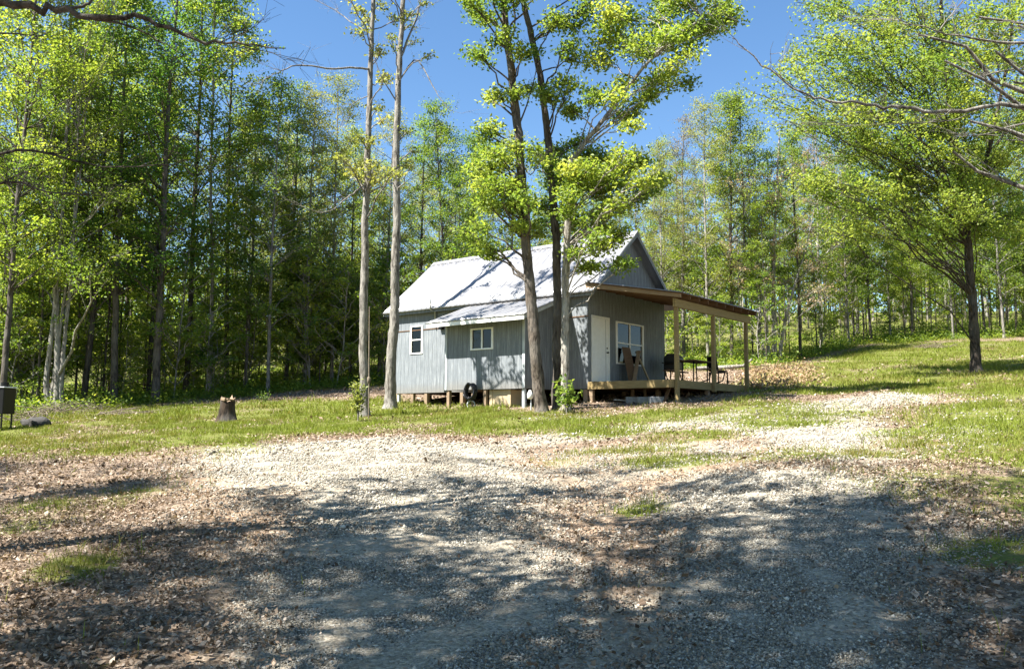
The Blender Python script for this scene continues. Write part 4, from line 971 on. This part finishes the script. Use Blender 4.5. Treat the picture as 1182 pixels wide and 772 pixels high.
p = G(425.5, 484); t = Tubes(); t.add(np.array([[0,0,-.1],[-.01,0,.9],[-.03,.02,1.7],[-.05,.02,3.2]]), np.array([.018,.02,.02,.015]), 6); t.add(np.array([[-.02,0,1.0],[-.02,0,1.05],[-.02,0,1.16],[-.02,0,1.2]]), np.array([.02,.05,.05,.02]), 8)
o = link('pole', t.mesh('pole'), M['dead']); o.location = Vector(p); tag(o, 'thin pale pole with a knob standing against the left pale trunk', 'pole')
# far wood: one mass behind the last trunks
g = np.random.default_rng(77); t = Tubes(); LP = []; LT = []
for k in range(420):
    px = g.uniform(-250, 1450); y = g.uniform(80, 125); x = (px-591)/F*y; z = float(gz(x, y)); h = g.uniform(9, 13); r = g.uniform(.08, .2)
    t.add(np.array([[x,y,z-.3],[x+g.normal(0,.2),y,z+h*.5],[x+g.normal(0,.4),y,z+h]]), np.array([r, r*.7, r*.2]), 5)
    n = 300; c = g.normal(0, 1, (n, 3))*np.array([1.8, 1.8, h*.32])+[x, y, z+h*.45]; LP.append(c); LT.append(.5+g.normal(0, .18)+g.normal(0, .12, n))
o = link('far_woods', t.mesh('far_woods'), M['bark_grey']); tag(o, kind='stuff')
lm = leaf_mesh('far_woods_foliage', np.concatenate(LP), np.concatenate(LT), .42, g); o2 = link('far_woods_foliage', lm, M['maple'], o)
# undergrowth of the wood floor
g = np.random.default_rng(78); LP = []; LT = []
for k in range(3400):
    px = g.uniform(-150, 1330); y = edge(px)+(g.uniform(-2.2, 2) if g.uniform() < .45 else g.uniform(0, 16)); x = (px-591)/F*y; z = float(gz(x, y)); n = int(g.integers(12, 40)); s = g.uniform(.25, .6)
    c = g.normal(0, 1, (n, 3))*[s, s, s*.55]; c[:, 2] = np.abs(c[:, 2])+.03; LP.append(c+[x, y, z]); LT.append(.4+g.normal(0, .2)+g.normal(0, .15, n))
tag(link('undergrowth', leaf_mesh('undergrowth', np.concatenate(LP), np.concatenate(LT), .13, g), M['maple']), kind='stuff')
# ------------------------------------------------------------------ ground cover
def scatter(n, box, wfun, g):
    x = g.uniform(box[0], box[1], n); y = g.uniform(box[2], box[3], n)
    ok = np.abs(x) < .66*y+1.2
    x, y = x[ok], y[ok]; w = wfun(x, y); k = g.uniform(0, 1, len(x)) < w
    return x[k], y[k]
g = np.random.default_rng(80)
def blades(x, y, h, w, tint, g, name, mat, lean=.45):
    n = len(x); z = gz(x, y); a = g.uniform(0, 6.28, n); dx, dy = np.cos(a)*w/2, np.sin(a)*w/2; l = g.normal(0, lean, (n, 2))*h[:, None]
    hh = h*g.uniform(.6, 1.1, n)
    V = np.stack([np.stack([x-dx, y-dy, z-.01], 1), np.stack([x+dx, y+dy, z-.01], 1), np.stack([x+dx*.7+l[:, 0]*.4, y+dy*.7+l[:, 1]*.4, z+hh*.6], 1), np.stack([x-dx*.7+l[:, 0]*.4, y-dy*.7+l[:, 1]*.4, z+hh*.6], 1), np.stack([x+l[:, 0], y+l[:, 1], z+hh], 1)], 1).reshape(-1, 3)
    i = np.arange(n)*5
    me = np_mesh(name, V, tris=np.stack([i+3, i+2, i+4], 1), quads=np.stack([i, i+1, i+2, i+3], 1), attr={'tint': np.repeat(tint, 5)})
    return link(name, me, mat)
def gw(x, y):
    a, b, c = zones(x, y); cl_ = np.clip((.55*vnoise(x, y, .8, 4)+.45*vnoise(x, y, .3, 41)-.27)*3.0, .05, 1); return np.clip(b*cl_+.006*(1-a), 0, 1)
bx, by, bh, bw = [], [], [], []
for n, box, h, w in ((200000, (-9,9,4,14), .07, .007), (520000, (-16,16,12,27), .075, .012), (460000, (-24,34,26,60), .10, .024)):
    x, y = scatter(n, box, gw, g); bx.append(x); by.append(y); bh.append(np.full(len(x), h)*g.uniform(.5, 1.5, len(x))*(.5+1.1*vnoise(x, y, 1.1, 6)**1.5+.9*(vnoise(x, y, .35, 16) > .78))); bw.append(np.full(len(x), w))
x, y, h, w = map(np.concatenate, (bx, by, bh, bw))
dry = vnoise(x, y, 1.9, 12)*.6+vnoise(x, y, .5, 13)*.4
tint = np.clip(.14+dry*.85+g.normal(0, .16, len(x)), 0, 1)
tag(blades(x, y, h, w, tint, g, 'grass', M['grass']), kind='stuff')
def lw(x, y):
    a, b, c = zones(x, y); return np.clip((1-a*1.1)*(1-b*.96)*(1-.85*c)*(.1+1.25*vnoise(x, y, .55, 21)), 0.008, 1)
lx, ly = [], []
for n, box in ((330000, (-9,9,3.2,11)), (200000, (-16,16,11,24)), (60000, (-26,30,24,48))):
    x, y = scatter(n, box, lw, g); lx.append(x); ly.append(y)
x, y = np.concatenate(lx), np.concatenate(ly)
P = np.stack([x, y, gz(x, y)+.012+g.uniform(0, .03, len(x))], 1)
sz = np.where(y < 11, .028, np.where(y < 24, .042, .08))*np.exp(g.normal(0, .3, len(y)))
V, T = leaf_arrays(P, 1.0, g, up=1.0, tilt=.5, droop=-.3, wide=.62)
V = (V.reshape(-1, 4, 3)-P[:, None])*sz[:, None, None]+P[:, None]
tag(link('leaf_litter', np_mesh('leaf_litter', V.reshape(-1, 3), tris=T, attr={'tint': np.repeat(np.clip(g.beta(1.6, 1.5, len(P)), 0, 1), 4)}), M['litter']), kind='stuff')
# crushed stone on the drive
def swt(x, y):
    a, b, c = zones(x, y); return np.clip(a*1.15*(.72+.45*vnoise(x, y, .6, 31)) + .02*(1-b)*(y < 14), 0, 1)*(1-.8*b)
sx, sy = [], []
for n, box in ((430000, (-6,6,3.3,8)), (200000, (-9,9,8,15)), (60000, (-10,14,15,28))):
    x, y = scatter(n, box, swt, g); sx.append(x); sy.append(y)
x, y = np.concatenate(sx), np.concatenate(sy); n = len(x)
s = np.where(y < 8, .0062, np.where(y < 15, .0105, .019))*np.exp(g.normal(0, .35, n))
oc = np.array([[1,0,0],[-1,0,0],[0,1,0],[0,-1,0],[0,0,1],[0,0,-1.]]); of = np.array([[0,2,4],[2,1,4],[1,3,4],[3,0,4],[2,0,5],[1,2,5],[3,1,5],[0,3,5]])
a = g.uniform(0, 6.28, n); ca, sa = np.cos(a), np.sin(a)
V = oc[None]*np.stack([g.uniform(.8, 1.5, n), g.uniform(.6, 1.1, n), g.uniform(.45, .9, n)], 1)[:, None]*(1+g.normal(0, .18, (n, 6, 1)))+g.normal(0, .15, (n, 6, 3))
V = np.stack([V[..., 0]*ca[:, None]-V[..., 1]*sa[:, None], V[..., 0]*sa[:, None]+V[..., 1]*ca[:, None], V[..., 2]], -1)*s[:, None, None]
V += np.stack([x, y, gz(x, y)+s*.35+(y<24)*.004], 1)[:, None]
T = (np.arange(n)[:, None, None]*6+of[None]).reshape(-1, 3)
tag(link('gravel', np_mesh('gravel', V.reshape(-1, 3), tris=T, attr={'tint': np.repeat(np.clip(g.normal(.5, .24, n), 0, 1), 6)}), M['stones']), kind='stuff')
# dry bracken bank past the porch
LP = []; g = np.random.default_rng(85)
for k in range(150):
    p = G(g.uniform(862, 935), g.uniform(424, 450)); n = 22; s = g.uniform(.2, .5); c = g.normal(0, 1, (n, 3))*[s, s, s*.5]; c[:, 2] = np.abs(c[:, 2]); LP.append(c+p)
P = np.concatenate(LP); tag(link('dry_bracken', leaf_mesh('dry_bracken', P, g.uniform(0, .95, len(P)), .13, g, up=.4, wide=.4), M['fern']), kind='stuff')
# ------------------------------------------------------------------ light, sky, camera
SUN = np.array([-.90*math.cos(R(54)), -.437*math.cos(R(54)), math.sin(R(54))]); SUN /= np.linalg.norm(SUN)
ld = bpy.data.lights.new('sun', 'SUN'); ld.energy = 5.0; ld.angle = R(.53); ld.color = (1, .955, .88)
lo = bpy.data.objects.new('sun', ld); col.objects.link(lo); lo.rotation_euler = Vector(SUN).to_track_quat('Z', 'Y').to_euler(); lo.location = (-20, -10, 40)
w = bpy.data.worlds.new('World'); sc.world = w; w.use_nodes = True; nt = w.node_tree
sky = nt.nodes.new('ShaderNodeTexSky'); sky.sky_type = 'NISHITA'; sky.sun_disc = False; sky.sun_elevation = R(54); sky.sun_rotation = math.atan2(SUN[0], SUN[1]); sky.air_density = 1.0; sky.dust_density = .1; sky.ozone_density = 2.0
bg = nt.nodes['Background']; hs = nt.nodes.new('ShaderNodeHueSaturation'); hs.inputs['Saturation'].default_value = 1.16; nt.links.new(sky.outputs[0], hs.inputs['Color']); nt.links.new(hs.outputs[0], bg.inputs[0]); bg.inputs[1].default_value = .056
cd = bpy.data.cameras.new('camera'); cd.sensor_width = 36; cd.sensor_fit = 'HORIZONTAL'; cd.lens = 36*F/1182; cd.clip_end = 2000; cd.clip_start = .05
co = bpy.data.objects.new('camera', cd); col.objects.link(co); co.location = (0, 0, CAMZ)
co.rotation_euler = (Matrix.Rotation(math.pi/2+PITCH, 4, 'X') @ Matrix.Rotation(ROLLSIGN*ROLL, 4, 'Z')).to_euler()
sc.camera = co
sc.view_settings.view_transform = 'Standard'; sc.view_settings.look = 'None'; sc.view_settings.gamma = 1; sc.view_settings.exposure = EXPO
sc.view_settings.use_curve_mapping = False
sc.render.engine = 'CYCLES'; cy = sc.cycles
cy.max_bounces = 7; cy.diffuse_bounces = 4; cy.glossy_bounces = 3; cy.transmission_bounces = 4; cy.transparent_max_bounces = 8; cy.caustics_reflective = False; cy.caustics_refractive = False; cy.sample_clamp_indirect = 6
cy.use_denoising = True
try: cy.denoiser = 'OPENIMAGEDENOISE'
except Exception: pass
